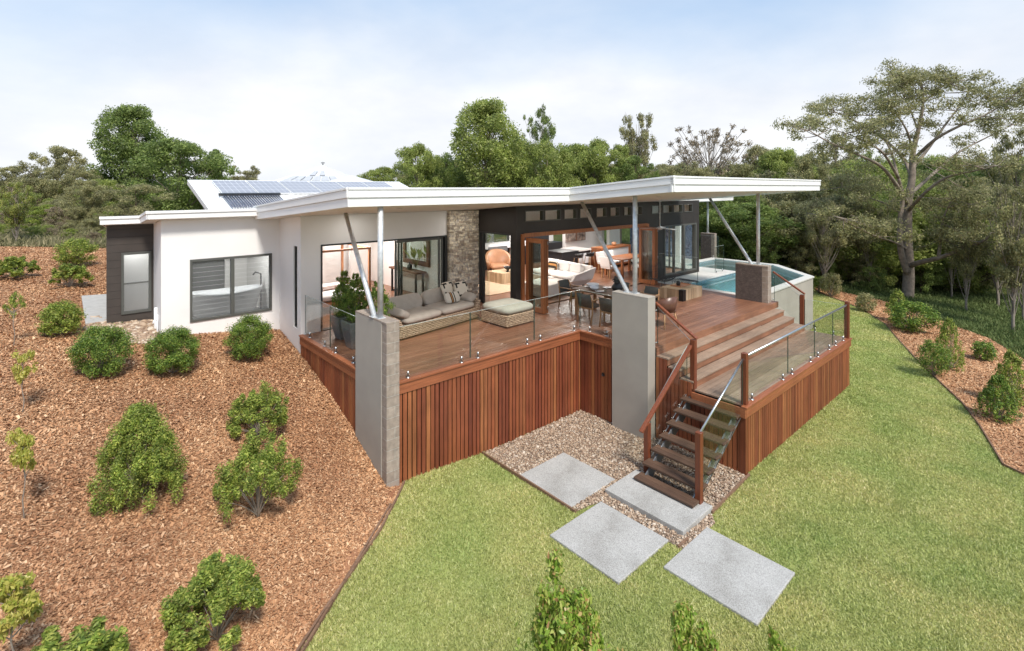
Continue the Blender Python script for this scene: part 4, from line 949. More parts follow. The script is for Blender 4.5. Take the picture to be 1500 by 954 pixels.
# downlights
k=0
for (u,v) in ((5.92,12.68),(5.69,10.02),(9.42,12.55),(9.71,10.57),(12.10,7.54),(17.48,10.54),(18.02,7.99),(7.7,10.3),(14.2,8.0),(12.2,10.2)):
    d=hp('downlight',MB().lathe([(.0,0),(.055,0),(.06,-.006),(.06,.004)],(u,v,SOF(v)-.006),16),'ceramic_white'); hp('lens',MB().lathe([(0,-.002),(.045,-.002)],(u,v,SOF(v)-.008),16),'downlight_glow',parent=d)
# area lamps: added fill inside the rooms, plus light at the lit soffit downlights
def lamp(u,v,z,e,r_=.35):
    l=bpy.data.lights.new('downlight_and_fill','AREA'); l.shape='DISK'; l.size=r_*2; l.energy=e; l.color=(1,.965,.92); o=bpy.data.objects.new('downlight_and_fill',l); col.objects.link(o); o.location=W(u,v,z); o.parent=None
for u,v,e in ((6.8,15.2,55),(8.4,17.0,45),(12.6,13.6,55),(12.4,16.2,60),(15.6,13.6,55),(15.5,16.4,50),(18.6,13.8,55),(18.8,16.9,50)): lamp(u,v,min(SOF(v)-.06,2.38),e)  # unseen lamps added to brighten bedroom and living room
lamp(3.5,15.1,2.5,26,.25); lamp(8.0,19.2,2.2,14,.15)  # added fill: one lights the bath side, one the passage wall
for (u,v) in ((5.92,12.4),(5.69,10.02),(9.42,12.3),(9.71,10.57),(12.10,7.54),(17.48,10.2),(18.02,7.99),(7.7,10.3),(14.2,8.0),(12.2,10.2)): lamp(u,v,SOF(v)-.05,4,.06)
lamp(1.6,16.3,2.4,9,.15)  # added lamp that lightens the end wing behind its frosted pane
# gutter pipe stub, taps
t=MB().tube([(4.60,13.2,-.52),(4.60,13.2,-.66),(4.55,13.08,-.72),(4.48,12.9,-.73)],.06,12)
hp('drain_pipe',t,'pvc_white','white plastic drain elbow at the wall corner')
t=MB().tube([(1.90,14.95,.0),(1.90,14.95,.62)],.02,8).tube([(1.9,14.95,.5),(1.82,14.88,.5),(1.8,14.85,.44)],.014,8).tube([(1.90,15.2,-.1),(1.90,15.2,.75)],.035,8)
hp('outdoor_tap',t,'pvc_white','white pipes and garden tap beside the wall corner')

# ================================================================ PIERS and POSTS
def pier(label,u0,u1,v0,v1,zt,zb,endmat='blockwork',body='render_grey'):
    t=thing('masonry_pier',label,'pier',((u0+u1)/2,(v0+v1)/2,zb)); 
    MB().box(u0,u1,v0+.19 if endmat!=body else v0,v1,zb,zt-.04).build('rendered_body',body,t,bevel=.006)
    if endmat!=body: MB().box(u0+.012,u1,v0,v0+.187,zb,zt-.04).build('block_end',endmat,t,bevel=.004)
    MB().box(u0,u1+.0,v0-.002,v1,zt-.037,zt).build('cap',endmat if endmat!='mosaic' else 'blockwork',t,bevel=.004)
    return t
def column(label,base,topp,r=.055):
    t=thing('steel_column',label,'column',base)
    p,q=Vector(base),Vector(topp)
    MB().tube([p,q],r,20).build('tube','galvanised',t)
    MB().box(base[0]-.08,base[0]+.08,base[1]-.08,base[1]+.08,base[2],base[2]+.012).build('base_plate','galvanised',t)
pier('tall grey rendered pier at the corner of the deck, nearest the bark slope',4.60,4.88,8.59,9.88,1.19,-2.4)
pier('tall grey rendered pier beside the dining table and the stair',10.08,10.38,6.56,7.57,1.19,-2.4,'render_grey')
pier('low brown mosaic faced pier at the head of the wide steps by the pool',16.97,17.25,6.64,7.68,1.19,-.75,body='mosaic')
pier('small mosaic faced pier behind the living room at the far pool corner',26.85,27.1,13.3,14.1,1.19,-.6,body='mosaic')
column('upright steel column on the corner deck pier',(4.70,9.00,1.19),(4.70,9.00,SOF(9.0)))
column('leaning steel column on the corner deck pier',(4.66,9.16,1.19),(5.28,11.88,SOF(11.88)),.05)
column('upright steel column on the pier beside the dining table',(10.30,7.06,1.19),(10.30,7.06,SOF(7.06)))
column('leaning steel column on the pier beside the dining table',(10.26,7.24,1.19),(11.31,9.56,SOF(9.56)),.05)
column('upright steel column on the mosaic faced pier by the steps',(17.12,7.0,1.19),(17.12,7.0,SOF(7.0)))
column('leaning steel column on the mosaic faced pier by the steps',(17.06,7.18,1.19),(19.0,9.6,SOF(9.6)),.05)
column('steel column on the small far pier behind the living room',(26.98,13.75,1.19),(26.98,13.75,SOF(13.75)))

# ================================================================ DECK
deck=thing('timber_deck','large raised hardwood deck wrapped in vertical slats, with wide steps','deck',(10,8,-2.1))
up=MB(); v=6.54
while v<13.06:
    w_=min(.138,13.06-v)
    if v<8.69: u0,u1=10.22,17.55
    else: u0,u1=4.70,17.55
    if v>11.1: u1=10.26 
    if v>13.0: u1=9.1
    u=u0
    first=True
    while u<u1-.01:
        l=min(rnd.uniform(2.5,4.8),u1-u); l=u1-u if u1-u-l<.6 else l
        # keep clear of the piers
        if not (v<7.5 and u<10.4): up.box(u+.002,u+l-.002,v,v+w_-.006,-.03,0)
        else: up.box(10.385,u+l-.002,v,v+w_-.006,-.03,0)
        u+=l
    v+=.138
up.build('upper_boards','deck_wood',deck)
low=MB(); v=4.56
while v<5.7:
    u=10.40
    while u<17.35:
        l=min(rnd.uniform(2.4,4.2),17.35-u); l=17.35-u if 17.35-u-l<.6 else l
        low.box(u+.002,u+l-.002,v,v+.132,-.73,-.70); u+=l
    v+=.138
low.build('lower_boards','deck_worn',deck)
MB().box(4.75,17.5,8.75,13.0,-.2,-.05).box(10.3,17.5,6.6,8.8,-.2,-.05).box(10.45,17.3,4.6,6.5,-.9,-.75).build('black_underlay','black',deck)  # solid black slabs closing the board gaps from below
for k,(vf,zt) in enumerate(((6.22,-.175),(5.92,-.35),(5.62,-.525))):
    vb=vf+.31
    s=MB()
    for a in (vf,vf+.155): s.box(10.37,17.2,a,a+.149,zt-.032,zt)
    s.build('step_tread','deck_worn',deck)
    MB().box(10.38,17.19,vf+.02,vf+.045,zt-.175,zt-.034).build('step_riser','riser_wood',deck)
MB().box(10.38,17.5,6.515,6.538,-.175,-.001).build('step_riser','riser_wood',deck)
def slats(mb,axis,fixed,a0,a1,zt,pitch=.072,w=.058,t=.02,side=-1,zbf=None):
    a=a0
    while a<a1-.02:
        ww=min(w*rnd.uniform(.94,1.04),a1-a); x=a+ww/2
        if axis=='u': q=W(x,fixed)
        else: q=W(fixed,x)
        zb=float(ground(q.x,q.y))-.02
        zt_=zt(x) if callable(zt) else zt
        j=rnd.uniform(-.003,.003)
        if axis=='u': mb.box(a,a+ww,fixed+j,fixed+t+j,zb,zt_) if side<0 else mb.box(a,a+ww,fixed-t+j,fixed+j,zb,zt_)
        else: mb.box(fixed+j,fixed+t+j,a,a+ww,zb,zt_)
        a+=pitch
s=MB(); slats(s,'u',8.67,4.90,10.2,-.235,.105,.083); s.build('slat_cladding','slat_wood',deck)['label']='slatted screen below the sofa deck facing the lawn'
s=MB(); slats(s,'v',10.20,7.58,8.66,-.235,.105,.09); s.build('slat_cladding','slat_wood',deck)
s=MB(); slats(s,'v',4.65,9.90,13.1,-.235,.105,.098); s.build('slat_cladding','slat_wood',deck)
s=MB(); slats(s,'u',4.49,10.42,17.35,-.93,.10,.085); s.build('slat_cladding','slat_wood',deck)['label']='slatted screen below the lower deck facing the lawn'
def stepz(v): return -.93 if v<5.62 else -.56 if v<5.92 else -.385 if v<6.22 else -.21
s=MB(); slats(s,'v',10.36,4.56,6.53,stepz,.10,.085); s.build('slat_cladding','slat_wood',deck)
s=MB(); slats(s,'v',17.33,4.56,6.6,-.93,.10,.085); s.build('slat_cladding','slat_wood',deck)
MB().box(10.34,10.46,4.47,4.59,-2.2,-.90).build('corner_post','post_wood',deck,bevel=.004)
# black sheets standing in for the shade behind the slats
MB().box(4.95,10.1,8.78,8.82,-2.2,-.06).box(4.78,4.82,8.9,13.1,-2.2,-.06).box(10.32,10.36,7.5,8.8,-2.2,-.06).box(10.5,17.2,4.62,4.66,-2.2,-.75).box(10.5,10.54,4.66,6.6,-2.2,-.8).build('shade_sheet','black',deck)
ed=MB()
ed.box(4.88,10.22,8.62,8.72,-.035,.004).box(10.14,10.24,7.58,8.619,-.035,.004).box(4.60,4.71,9.88,13.1,-.035,.004).build('edge_board','fascia_wood',deck,bevel=.004)
ed=MB()
for a,b_ in ((-.235,-.138),(-.134,-.037)): ed.box(4.89,10.165,8.645,8.668,a,b_).box(10.165,10.19,7.58,8.668,a,b_).box(4.625,4.648,9.89,13.1,a,b_)
ed.build('fascia_board','fascia_wood',deck,bevel=.003)
ed=MB()
for a,b_ in ((-.93,-.835),(-.83,-.735)): ed.box(10.34,17.38,4.455,4.485,a,b_)
ed.box(10.30,10.338,4.46,5.62,-.93,-.735)
ed.build('fascia_board','fascia_wood',deck,bevel=.003)
MB().box(10.30,17.39,4.43,4.555,-.73,-.70).build('edge_board','fascia_wood',deck,bevel=.004)
MB().lathe([(0,0),(.05,0),(.05,.004)],(0,0,0),16).build('vent_hole','black',deck)
o=deck.children[-1]; o.rotation_euler=(0,R(-90),0); o.location=Vector((10.193,7.92,-.95))-Vector(deck['_b']); 
o.data.transform(Matrix.Translation(Vector(deck['_b'])))

# ---- balustrades
plain('glass_edge',(.50,.56,.52),.2,var=.05); plain('edge_green',(.05,.085,.07),.2,var=.05)
def spigot(bal,u,v,z):
    MB().lathe([(.0,0),(.045,0),(.045,.008),(.012,.012),(.012,.03),(.022,.032),(.022,.13),(.0,.132)],(u,v,z),14).build('spigot','chrome',bal)
def panel(bal,p,q,z0,z1,z0b=None,z1b=None,t=.006):
    p=Vector(p);q=Vector(q);d=(q-p).normalized(); n=Vector((-d.y,d.x))*t
    z0b=z0 if z0b is None else z0b; z1b=z1 if z1b is None else z1b
    MB().hexa([(p.x-n.x,p.y-n.y,z0),(q.x-n.x,q.y-n.y,z0b),(q.x+n.x,q.y+n.y,z0b),(p.x+n.x,p.y+n.y,z0)],[(p.x-n.x,p.y-n.y,z1),(q.x-n.x,q.y-n.y,z1b),(q.x+n.x,q.y+n.y,z1b),(p.x+n.x,p.y+n.y,z1)]).build('glass_panel','glass',bal)
    for e_,zb_,zt_ in ((p,z0,z1),(q,z0b,z1b)): MB().box(e_.x-.004,e_.x+.004,e_.y-.006,e_.y+.006,zb_,zt_).build('panel_edge','edge_green',bal)
    # polished edge
    MB().bar((p.x,p.y,z1+.002),(q.x,q.y,z1b+.002),.012,.005).build('polished_edge','glass_edge',bal)

b1=thing('glass_balustrade','frameless glass balustrade along the lawn side of the sofa deck','balustrade',(7.5,8.74,0))
for a,b_ in ((4.95,6.66),(6.68,8.58),(8.60,10.26)):
    panel(b1,(a,8.74),(b_,8.74),.05,1.02); spigot(b1,a+.2,8.74,0); spigot(b1,b_-.22,8.74,0)
b2=thing('glass_balustrade','short glass balustrade in the deck corner beside the dining chairs','balustrade',(10.28,8.1,0))
panel(b2,(10.28,8.72),(10.28,7.60),.05,1.02); spigot(b2,10.28,8.42,0); spigot(b2,10.28,7.88,0)
b3=thing('glass_balustrade','glass balustrade in front of the potted shrubs at the bark slope','balustrade',(4.73,11.5,0))
for a,b_ in ((9.95,11.45),(11.47,13.0)): panel(b3,(4.73,a),(4.73,b_),.05,1.0); spigot(b3,4.73,a+.3,0); spigot(b3,4.73,b_-.3,0)
b4=thing('glass_balustrade','glass balustrade of the lower deck with a slim steel top rail','balustrade',(13.9,4.53,-.7))
us=[10.55,12.75,14.55,16.0,17.22]
for a,b_ in zip(us[:-1],us[1:]): panel(b4,(a+.01,4.54),(b_-.01,4.54),-.64,.24); spigot(b4,a+.25,4.54,-.7); spigot(b4,b_-.3,4.54,-.7)
MB().tube([(10.5,4.54,.27),(17.25,4.54,.27)],.021,12).build('top_rail','steel',b4)
panel(b4,(17.33,4.62),(17.33,5.68),-.64,.24); spigot(b4,17.33,4.9,-.7); spigot(b4,17.33,5.4,-.7); 
for (u,v,zb,zt) in ((17.31,4.54,-.7,.36),): MB().box(u-.055,u+.055,v-.055,v+.055,zb,zt).build('post','post_wood',b4,bevel=.008)
MB().box(10.41,10.52,4.49,4.60,-.7,.34).build('post','post_wood',b4,bevel=.008)
# steps side rails
s1=thing('step_railing','timber handrail and glass on the dining side of the wide steps','railing',(10.42,6.1,-.7))
MB().box(10.40,10.51,5.60,5.71,-.9,.37).build('post','post_wood',s1,bevel=.008)
MB().bar((10.455,6.60,1.02),(10.455,5.58,.40),.075,.045).build('handrail','rail_wood',s1,bevel=.006)
panel(s1,(10.455,6.55),(10.455,5.73),.06,.93,-.55,.33); 
for z in (.85,.1): MB().tube([(10.40,6.57,z),(10.50,6.57,z)],.016,8).build('glass_bracket','chrome',s1)
s2=thing('step_railing','timber handrail and glass on the pool side of the wide steps','railing',(17.3,6.1,-.7))
MB().box(17.28,17.39,5.70,5.81,-.9,.37).build('post','post_wood',s2,bevel=.008)
MB().bar((17.335,6.62,.98),(17.335,5.68,.40),.075,.045).build('handrail','rail_wood',s2,bevel=.006)
panel(s2,(17.335,6.58),(17.335,5.83),.03,.88,-.55,.33)
for z in (.80,.1): MB().tube([(17.28,6.6,z),(17.38,6.6,z)],.016,8).build('glass_bracket','chrome',s2)
# ---- stair
stair=thing('timber_stair','open timber stair of seven treads down to the pavers','stair',(9.3,5.15,-2.1))
uf=[8.41,8.70,8.99,9.28,9.57,9.86,10.14]
for k,u in enumerate(uf):
    z=-2.1+.175*(k+1); r0=1.0 if k else 1.0
    t=MB(); t.box(u,u+.128,4.56,5.80,z-.042,z).box(u+.134,u+.262,4.56,5.80,z-.042,z)
    t.build('tread','tread_wood',stair,bevel=.005)
for v in (4.68,5.68): MB().hexa([(8.55,v-.01,-2.12),(8.80,v-.01,-2.12),(8.80,v+.01,-2.12),(8.55,v+.01,-2.12)],[(10.34,v-.01,-.98),(10.34,v-.01,-.78),(10.34,v+.01,-.78),(10.34,v+.01,-.98)] ) if False else MB().add([(8.5,v-.012,-2.1),(8.78,v-.012,-2.1),(10.35,v-.012,-1.12),(10.35,v-.012,-.86),(8.5,v-.012,-2.01),(8.5,v+.012,-2.1),(8.78,v+.012,-2.1),(10.35,v+.012,-1.12),(10.35,v+.012,-.86),(8.5,v+.012,-2.01)],[(0,1,2,3,4),(9,8,7,6,5),(0,5,6,1),(1,6,7,2),(2,7,8,3),(3,8,9,4),(4,9,5,0)]).build('stringer','steel_dark',stair)
for v in (4.68,5.68):
    for k,u in enumerate(uf): MB().box(u+.05,u+.23,v-.03,v+.03,-2.1+.175*(k+1)-.055,-2.1+.175*(k+1)-.043).build('tread_bracket','steel_dark',stair)
r1=thing('stair_railing','stair rail with a red brown timber handrail on the pebble side','railing',(8.97,5.86,-2.1))
MB().box(8.93,9.04,5.81,5.92,-2.12,-1.08).build('post','post_wood',r1,bevel=.008)
MB().bar((8.72,5.865,-1.20),(10.46,5.865,-.04+.02),.08,.05).build('handrail','rail_wood',r1,bevel=.006) if False else MB().bar((8.66,5.80,-1.14),(10.47,5.70,.27),.085,.05).build('handrail','rail_wood',r1,bevel=.006)
panel(r1,(9.06,5.84),(10.40,5.78),-1.78,-.86,-.80,.20)
MB().bar((9.06,5.83,-1.80),(10.40,5.77,-.82),.016,.012).build('glass_channel','chrome',r1)
r2=thing('stair_railing','stair rail with a bright steel tube handrail on the lawn side','railing',(8.69,4.62,-2.1))
MB().box(8.64,8.75,4.54,4.65,-2.12,-.72).build('post','post_wood',r2,bevel=.008)
MB().tube([(8.70,4.595,-.76),(10.45,4.56,.24)],.021,12).build('handrail','steel',r2)
panel(r2,(8.77,4.595),(10.40,4.565),-1.86,-.76,-.86,.17)
MB().bar((8.77,4.58,-1.88),(10.40,4.555,-.88),.016,.012).build('glass_channel','chrome',r2)

# ================================================================ PAVERS
PL=['large square grey paver beside the pebbles, farthest left','square grey paver in the lawn between two others, left of centre','largest square grey paver in the lawn, nearest the camera on the right','raised grey concrete slab under the foot of the stair']
for (a,b_,c,d),lab in zip(pavers,PL):
    zt=-1.99 if 'raised' in lab else -2.06; o=MB().box(a,b_,c,d,-2.2,zt).build('stepping_paver','aggregate',base='auto',bevel=.012); tag(o,lab,'paver','grey concrete pavers leading to the stair')
padz=lambda p: float(ground(*uv2(p[0],p[1])))+.07
o=MB().prism([(.60,15.95),(1.2,16.05),(1.35,18.8),(.62,18.8)],-.2,padz).build('concrete_pad','concrete_step',base='auto',bevel=.01); tag(o,'pale grey concrete pad beside the dark clad wing','paving slab')
# ================================================================ POOL
pool=thing('swimming_pool','turquoise swimming pool with pale coping and grey raised outer wall','pool',(22,10,-1.5))
def ring(mb,outer,wd,z0,z1):
    n=len(outer); c=[Vector(p) for p in outer]; inn=[]
    for i in range(n):
        a,b_,d=c[i-1],c[i],c[(i+1)%n]; e1=(b_-a).normalized(); e2=(d-b_).normalized(); n1=Vector((-e1.y,e1.x)); n2=Vector((-e2.y,e2.x)); m_=(n1+n2); m_=m_/max(.3,m_.dot(n1)); inn.append(b_+m_*wd)
    for i in range(n):
        j=(i+1)%n
        mb.hexa([(c[i].x,c[i].y,z0),(c[j].x,c[j].y,z0),(inn[j].x,inn[j].y,z0),(inn[i].x,inn[i].y,z0)],[(c[i].x,c[i].y,z1),(c[j].x,c[j].y,z1),(inn[j].x,inn[j].y,z1),(inn[i].x,inn[i].y,z1)])
    return inn
outer=[(17.56,7.30),(23.6,7.42),(25.95,9.7),(26.05,13.0),(22.2,13.0),(22.2,10.45),(17.56,10.45)]
wl=MB(); inn=ring(wl,[(u,v) for u,v in outer],.28,-2.3,-.062); wl.build('pool_wall','render_grey',pool)
cp=MB(); ring(cp,[(u,v) for u,v in [(17.56,7.27),(23.63,7.38),(25.98,9.68),(26.08,13.03),(22.2,13.03),(22.2,10.45),(17.56,10.45)]],.33,-.058,0); cp.build('coping','coping',pool,bevel=.006)
ii=[(p.x,p.y) for p in inn]
MB().prism(ii,-1.15,-1.05).build('pool_floor','pool_tile',pool)
lin=MB(); 
for i in range(len(ii)):
    a=ii[i];b_=ii[(i+1)%len(ii)]; lin.add([(a[0]*.999+b_[0]*.001,a[1],-1.4),(b_[0],b_[1],-1.4),(b_[0],b_[1],-.064),(a[0],a[1],-.064)],[(0,1,2,3)])
MBl=lin.build('pool_lining','pool_tile',pool); MBl.location=(0,0,0)
wv=MB(); wv.add([(x,y,-.16) for x,y in ii],[tuple(range(len(ii)))]); wv.build('water','pool_water',pool)
pt=thing('paved_terrace','pale paved terrace beside the living room windows and pool','terrace',(20,11,-.3))
MB().box(17.56,22.19,10.46,11.17,-.4,0).box(21.22,22.19,11.17,13.03,-.4,0).build('paving','coping',pt,bevel=.004)
MB().box(21.22,24.8,13.05,18.5,-.4,-.004).build('paving','coping',pt)
o=MB().box(24.6,24.72,13.35,17.2,-.1,2.45).build('feature_wall','blue_panel',base='auto'); tag(o,'blue mottled feature wall seen through the living room windows','feature wall')
o=MB().box(22.9,23.15,13.1,13.35,-.05,SOF(13.8)-.01).build('white_column','trim_white',base='auto'); tag(o,'square white column behind the pool side windows','column')
pf=thing('pool_fence','clear glass pool fence panels along the terrace and deck end','fence',(17.5,9.5,0))
for a,b_ in (((17.5,9.3),(17.5,10.9)),((21.3,10.52),(22.1,10.52)),((25.9,12.6),(25.95,14.6))):
    panel(pf,a,b_,.05,1.15); spigot(pf,a[0]*.85+b_[0]*.15,a[1]*.85+b_[1]*.15,0); spigot(pf,a[0]*.15+b_[0]*.85,a[1]*.15+b_[1]*.85,0)

# ================================================================ SOLAR
sl=(RS(1)-RS(0))
def on_roof(o,u,v,dz): o.location=W(u,v,RS(v)+dz); o.rotation_euler=(Matrix.Rotation(TH,3,'Z')@Matrix.Rotation(math.atan(sl),3,'X')).to_euler()
names=['leftmost','second','third','fourth','fifth','sixth']
sp0=None
for k in range(6):
    if k==0:
        t=bpy.data.objects.new('solar_module',None); col.objects.link(t)
        MB().box(0,1.36,0,2.05,.0,.035).build('frame','trim_white',t); MB().box(.02,1.34,.02,2.03,.036,.040).build('cells','solar_cell',t); sp0=t
    else: t=copy_tree(sp0)
    on_roof(t,5.25+k*1.41,23.75,.05); tag(t,'%s solar panel from the left in the upper row on the rising white roof'%names[k],'solar panel','solar panels on the rising roof')
t=bpy.data.objects.new('solar_water_heater',None); col.objects.link(t); tag(t,'evacuated tube solar water heater below the leftmost solar panel','solar heater'); on_roof(t,5.15,22.0,.05)
MB().box(-.1,2.3,1.48,1.6,.02,.12).build('header_pipe','dark_frame',t)
for k in range(22): MB().tube([(.05+k*.1,-.1,.05),(.05+k*.1,1.48,.06)],.028,6).build('glass_tube','steel_dark' if 0 else 'solar_tube',t) if 'solar_tube' in M else (plain('solar_tube',(.16,.17,.22),.15,.3),MB().tube([(.05+k*.1,-.1,.05),(.05+k*.1,1.48,.06)],.028,6).build('glass_tube','solar_tube',t))
# neighbour roofs
def hiproof(name,label,x,ytop,yeave,wpx,Yd,ovr,extra=0):
    X=(x-CX)/F*Yd; zt=H-(ytop-HY)/F*Yd; ze=H-(yeave-HY)/F*Yd; w_=wpx/F*Yd/2
    t=bpy.data.objects.new(name,None); col.objects.link(t); t.location=(X,Yd,float(ground(X,Yd))); t.rotation_euler.z=ovr; tag(t,label,'house'); b=Vector((0,0,0)); gz=t.location.z
    MB().add([(-w_,-w_,ze-gz),(w_,-w_,ze-gz),(w_,w_,ze-gz),(-w_,w_,ze-gz),(0,0,zt-gz)],[(0,1,4),(1,2,4),(2,3,4),(3,0,4),(3,2,1,0)]).build('roof','roof_grey',t)
    MB().box(-w_*.88,w_*.88,-w_*.88,w_*.88,0,ze-gz-.02).build('wall','render_white',t)
    return t,w_,ze-gz,zt-gz
plain('solar_flat',(.44,.455,.48),.7)
t,w_,ze,zt=hiproof('neighbour_house','neighbouring house with a grey pyramid roof carrying small solar panels','0' and 473,242,270,120,58,R(4))
MB().tube([(0,0,zt-.1),(0,0,zt+.35)],.06,6).box(-.2,.2,-.05,.05,zt+.2,zt+.3).build('finial','steel_dark',t)
def onface(a,b_,f): # a across -1..1, b up 0..1 on the front face
    return Vector((a*w_*(1-b_),-w_*(1-b_)-.03,ze+(zt-ze)*b_+.06))
for (a,b_) in ((-.62,.22),(-.38,.22),(-.13,.22),(.12,.22),(.36,.22),(.60,.22),(-.10,.5),(.28,.5)):
    q=[onface(a-.1,b_-.11,0),onface(a+.1,b_-.11,0),onface(a+.1,b_+.11,0),onface(a-.1,b_+.11,0)]
    MB().add([p for p in q]+[p+Vector((0,-.02,.08)) for p in q],[(4,5,6,7),(3,2,1,0),(0,1,5,4),(1,2,6,5),(2,3,7,6),(3,0,4,7)]).build('rooftop_panel','solar_flat',t)
hiproof('neighbour_house','second smaller grey pyramid roof right of the neighbouring house','' and 0 or 516,257,271,84,52,R(4))
for x,Yd,wd,lab in ((1418,120,60,'white roofed house far behind the great gum, left of two'),(1462,130,36,'small white roofed house far off near the right edge')):
    hiproof('distant_house',lab,x,278,287,wd,Yd,R(20))

# ================================================================ FURNITURE ON THE DECK
def local(name,label,cat,u,v,z,rot=0,group=None):
    o=bpy.data.objects.new(name,None); col.objects.link(o); o.location=W(u,v,z); o.rotation_euler.z=TH+rot; return tag(o,label,cat,group)
Rx=lambda a: Matrix.Rotation(a,3,'X'); Ry=lambda a: Matrix.Rotation(a,3,'Y'); Rz=lambda a: Matrix.Rotation(a,3,'Z')
# wicker sofa, front faces -v
t=local('wicker_sofa','woven wicker sofa with taupe cushions against the stone wall side of the deck','sofa',7.55,11.65,0,R(9))
MB().box(-1.42,1.42,-.52,.52,.02,.34).build('base','wicker',t,bevel=.05)
for s in(-1,1): MB().hexa([(s*1.42-.13 if s>0 else -1.42,-.52,.3),(s*1.42 if s>0 else -1.29,-.52,.3),(s*1.42 if s>0 else -1.29,.52,.3),(s*1.42-.13 if s>0 else -1.42,.52,.3)],[(s*1.52-.16 if s>0 else -1.52,-.46,.50),(s*1.52 if s>0 else -1.36,-.46,.50),(s*1.55 if s>0 else -1.39,.55,.66),(s*1.55-.16 if s>0 else -1.55,.55,.66)]).build('arm','wicker',t,bevel=.04)
MB().hexa([(-1.4,.42,.3),(1.4,.42,.3),(1.4,.52,.3),(-1.4,.52,.3)],[(-1.5,.5,.68),(1.5,.5,.68),(1.5,.6,.68),(-1.5,.6,.68)]).build('backrest','wicker',t,bevel=.03)
for s in(-1,1):
    MB().cushion((s*.62,-.08,.42),(1.26,.92,.20)).build('seat_cushion','cushion_taupe',t)
    MB().cushion((s*.64,.36,.64),(1.22,.24,.46),Rx(R(-18))).build('back_cushion','cushion_taupe',t)
    MB().cushion((s*1.20,-.08,.58),(.30,.78,.22),Ry(R(-s*28))).build('arm_cushion','cushion_taupe',t)
m_,nt,b=mat('pillow_stripe'); v_=coords(nt); s_=nt.nodes.new('ShaderNodeSeparateXYZ'); nt.links.new(v_,s_.inputs[0]); r=ramp(nt,[(0,(.62,.56,.47)),(.30,(.04,.03,.02)),(.36,(.50,.24,.08)),(.42,(.04,.03,.02)),(.48,(.62,.56,.47)),(.5,(.62,.56,.47)),(.55,(.04,.03,.02)),(.62,(.62,.56,.47))]); r.color_ramp.interpolation='CONSTANT'
mr=nt.nodes.new('ShaderNodeMapRange'); mr.inputs[1].default_value=-.26; mr.inputs[2].default_value=.26; nt.links.new(s_.outputs[0],mr.inputs[0]); nt.links.new(mr.outputs[0],r.inputs[0]); nt.links.new(r.outputs[0],b.inputs[0]); b.inputs['Roughness'].default_value=.95; M['pillow_stripe']=m_
m_,nt,b=mat('pillow_frame'); v_=coords(nt); s_=nt.nodes.new('ShaderNodeSeparateXYZ'); nt.links.new(v_,s_.inputs[0])
def absn(o): a=node(nt,'ShaderNodeMath',operation='ABSOLUTE'); nt.links.new(o,a.inputs[0]); return a.outputs[0]
def cmpn(o,lo,hi):
    a=node(nt,'ShaderNodeMath',operation='COMPARE'); nt.links.new(o,a.inputs[0]); a.inputs[1].default_value=(lo+hi)/2; a.inputs[2].default_value=(hi-lo)/2; return a.outputs[0]
mxx=node(nt,'ShaderNodeMath',operation='MAXIMUM'); nt.links.new(absn(s_.outputs[0]),mxx.inputs[0]); nt.links.new(absn(s_.outputs[2]),mxx.inputs[1])
mn=node(nt,'ShaderNodeMath',operation='MINIMUM'); nt.links.new(absn(s_.outputs[0]),mn.inputs[0]); nt.links.new(absn(s_.outputs[2]),mn.inputs[1])
gt=node(nt,'ShaderNodeMath',operation='GREATER_THAN'); nt.links.new(mn.outputs[0],gt.inputs[0]); gt.inputs[1].default_value=.05
mu=node(nt,'ShaderNodeMath',operation='MULTIPLY'); nt.links.new(cmpn(mxx.outputs[0],.15,.20),mu.inputs[0]); nt.links.new(gt.outputs[0],mu.inputs[1])
nt.links.new(mixc(nt,mu.outputs[0],(.66,.58,.47),(.02,.018,.015)),b.inputs[0]); b.inputs['Roughness'].default_value=.95; M['pillow_frame']=m_
def pillow(label,u,v,z,sx,sz,m,tilt,rz):
    o=MB().cushion((0,0,0),(sx,.13,sz),None,.45).build('throw_pillow',m); o.location=W(u,v,z); o.rotation_euler=(Matrix.Rotation(TH+rz,3,'Z')@Rx(tilt)).to_euler(); tag(o,label,'pillow','patterned pillows on the wicker sofa')
pillow('square pillow with black angular pattern, rearmost on the wicker sofa',8.35,11.98,.80,.46,.46,'pillow_frame',R(-22),R(14))
pillow('cream square pillow with a broken black border on the wicker sofa',8.72,11.85,.78,.46,.46,'pillow_frame',R(-24),R(2))
pillow('low oblong cream pillow with brown and black stripes on the wicker sofa',8.22,11.60,.66,.52,.30,'pillow_stripe',R(-28),R(8))
# ottoman
t=local('wicker_ottoman','square woven ottoman with a thick sage grey cushion','ottoman',9.35,10.55,0,R(2))
MB().box(-.53,.53,-.53,.53,.02,.34).build('base','wicker',t,bevel=.04); MB().cushion((0,0,.43),(1.10,1.10,.24)).build('cushion','cushion_sage',t)
# pots
def pot(label,u,v,h,seed,hp_):
    t=local('square_planter',label,'planter',u,v,0,0,'grey planters behind the glass')
    a,b_=.165,.25; c=.21
    MB().hexa([(-a,-a,0),(a,-a,0),(a,a,0),(-a,a,0)],[(-b_,-b_,h*.72),(b_,-b_,h*.72),(b_,b_,h*.72),(-b_,b_,h*.72)]).hexa([(-b_,-b_,h*.721),(b_,-b_,h*.721),(b_,b_,h*.721),(-b_,b_,h*.721)],[(-b_-.01,-b_-.01,h),(b_+.01,-b_-.01,h),(b_+.01,b_+.01,h),(-b_-.01,b_+.01,h)]).build('pot','pot_grey',t,bevel=.015)
    MB().box(-b_+.03,b_-.03,-b_+.03,b_-.03,h,h+.006).build('soil','soil',t)
    q=W(u,v,h-.02)
    shrub('potted_shrub',hp_,'column',seed,q,1.15,.85,.045,11000,'leaf_shrub','potted shrubs in the grey planters','plant')
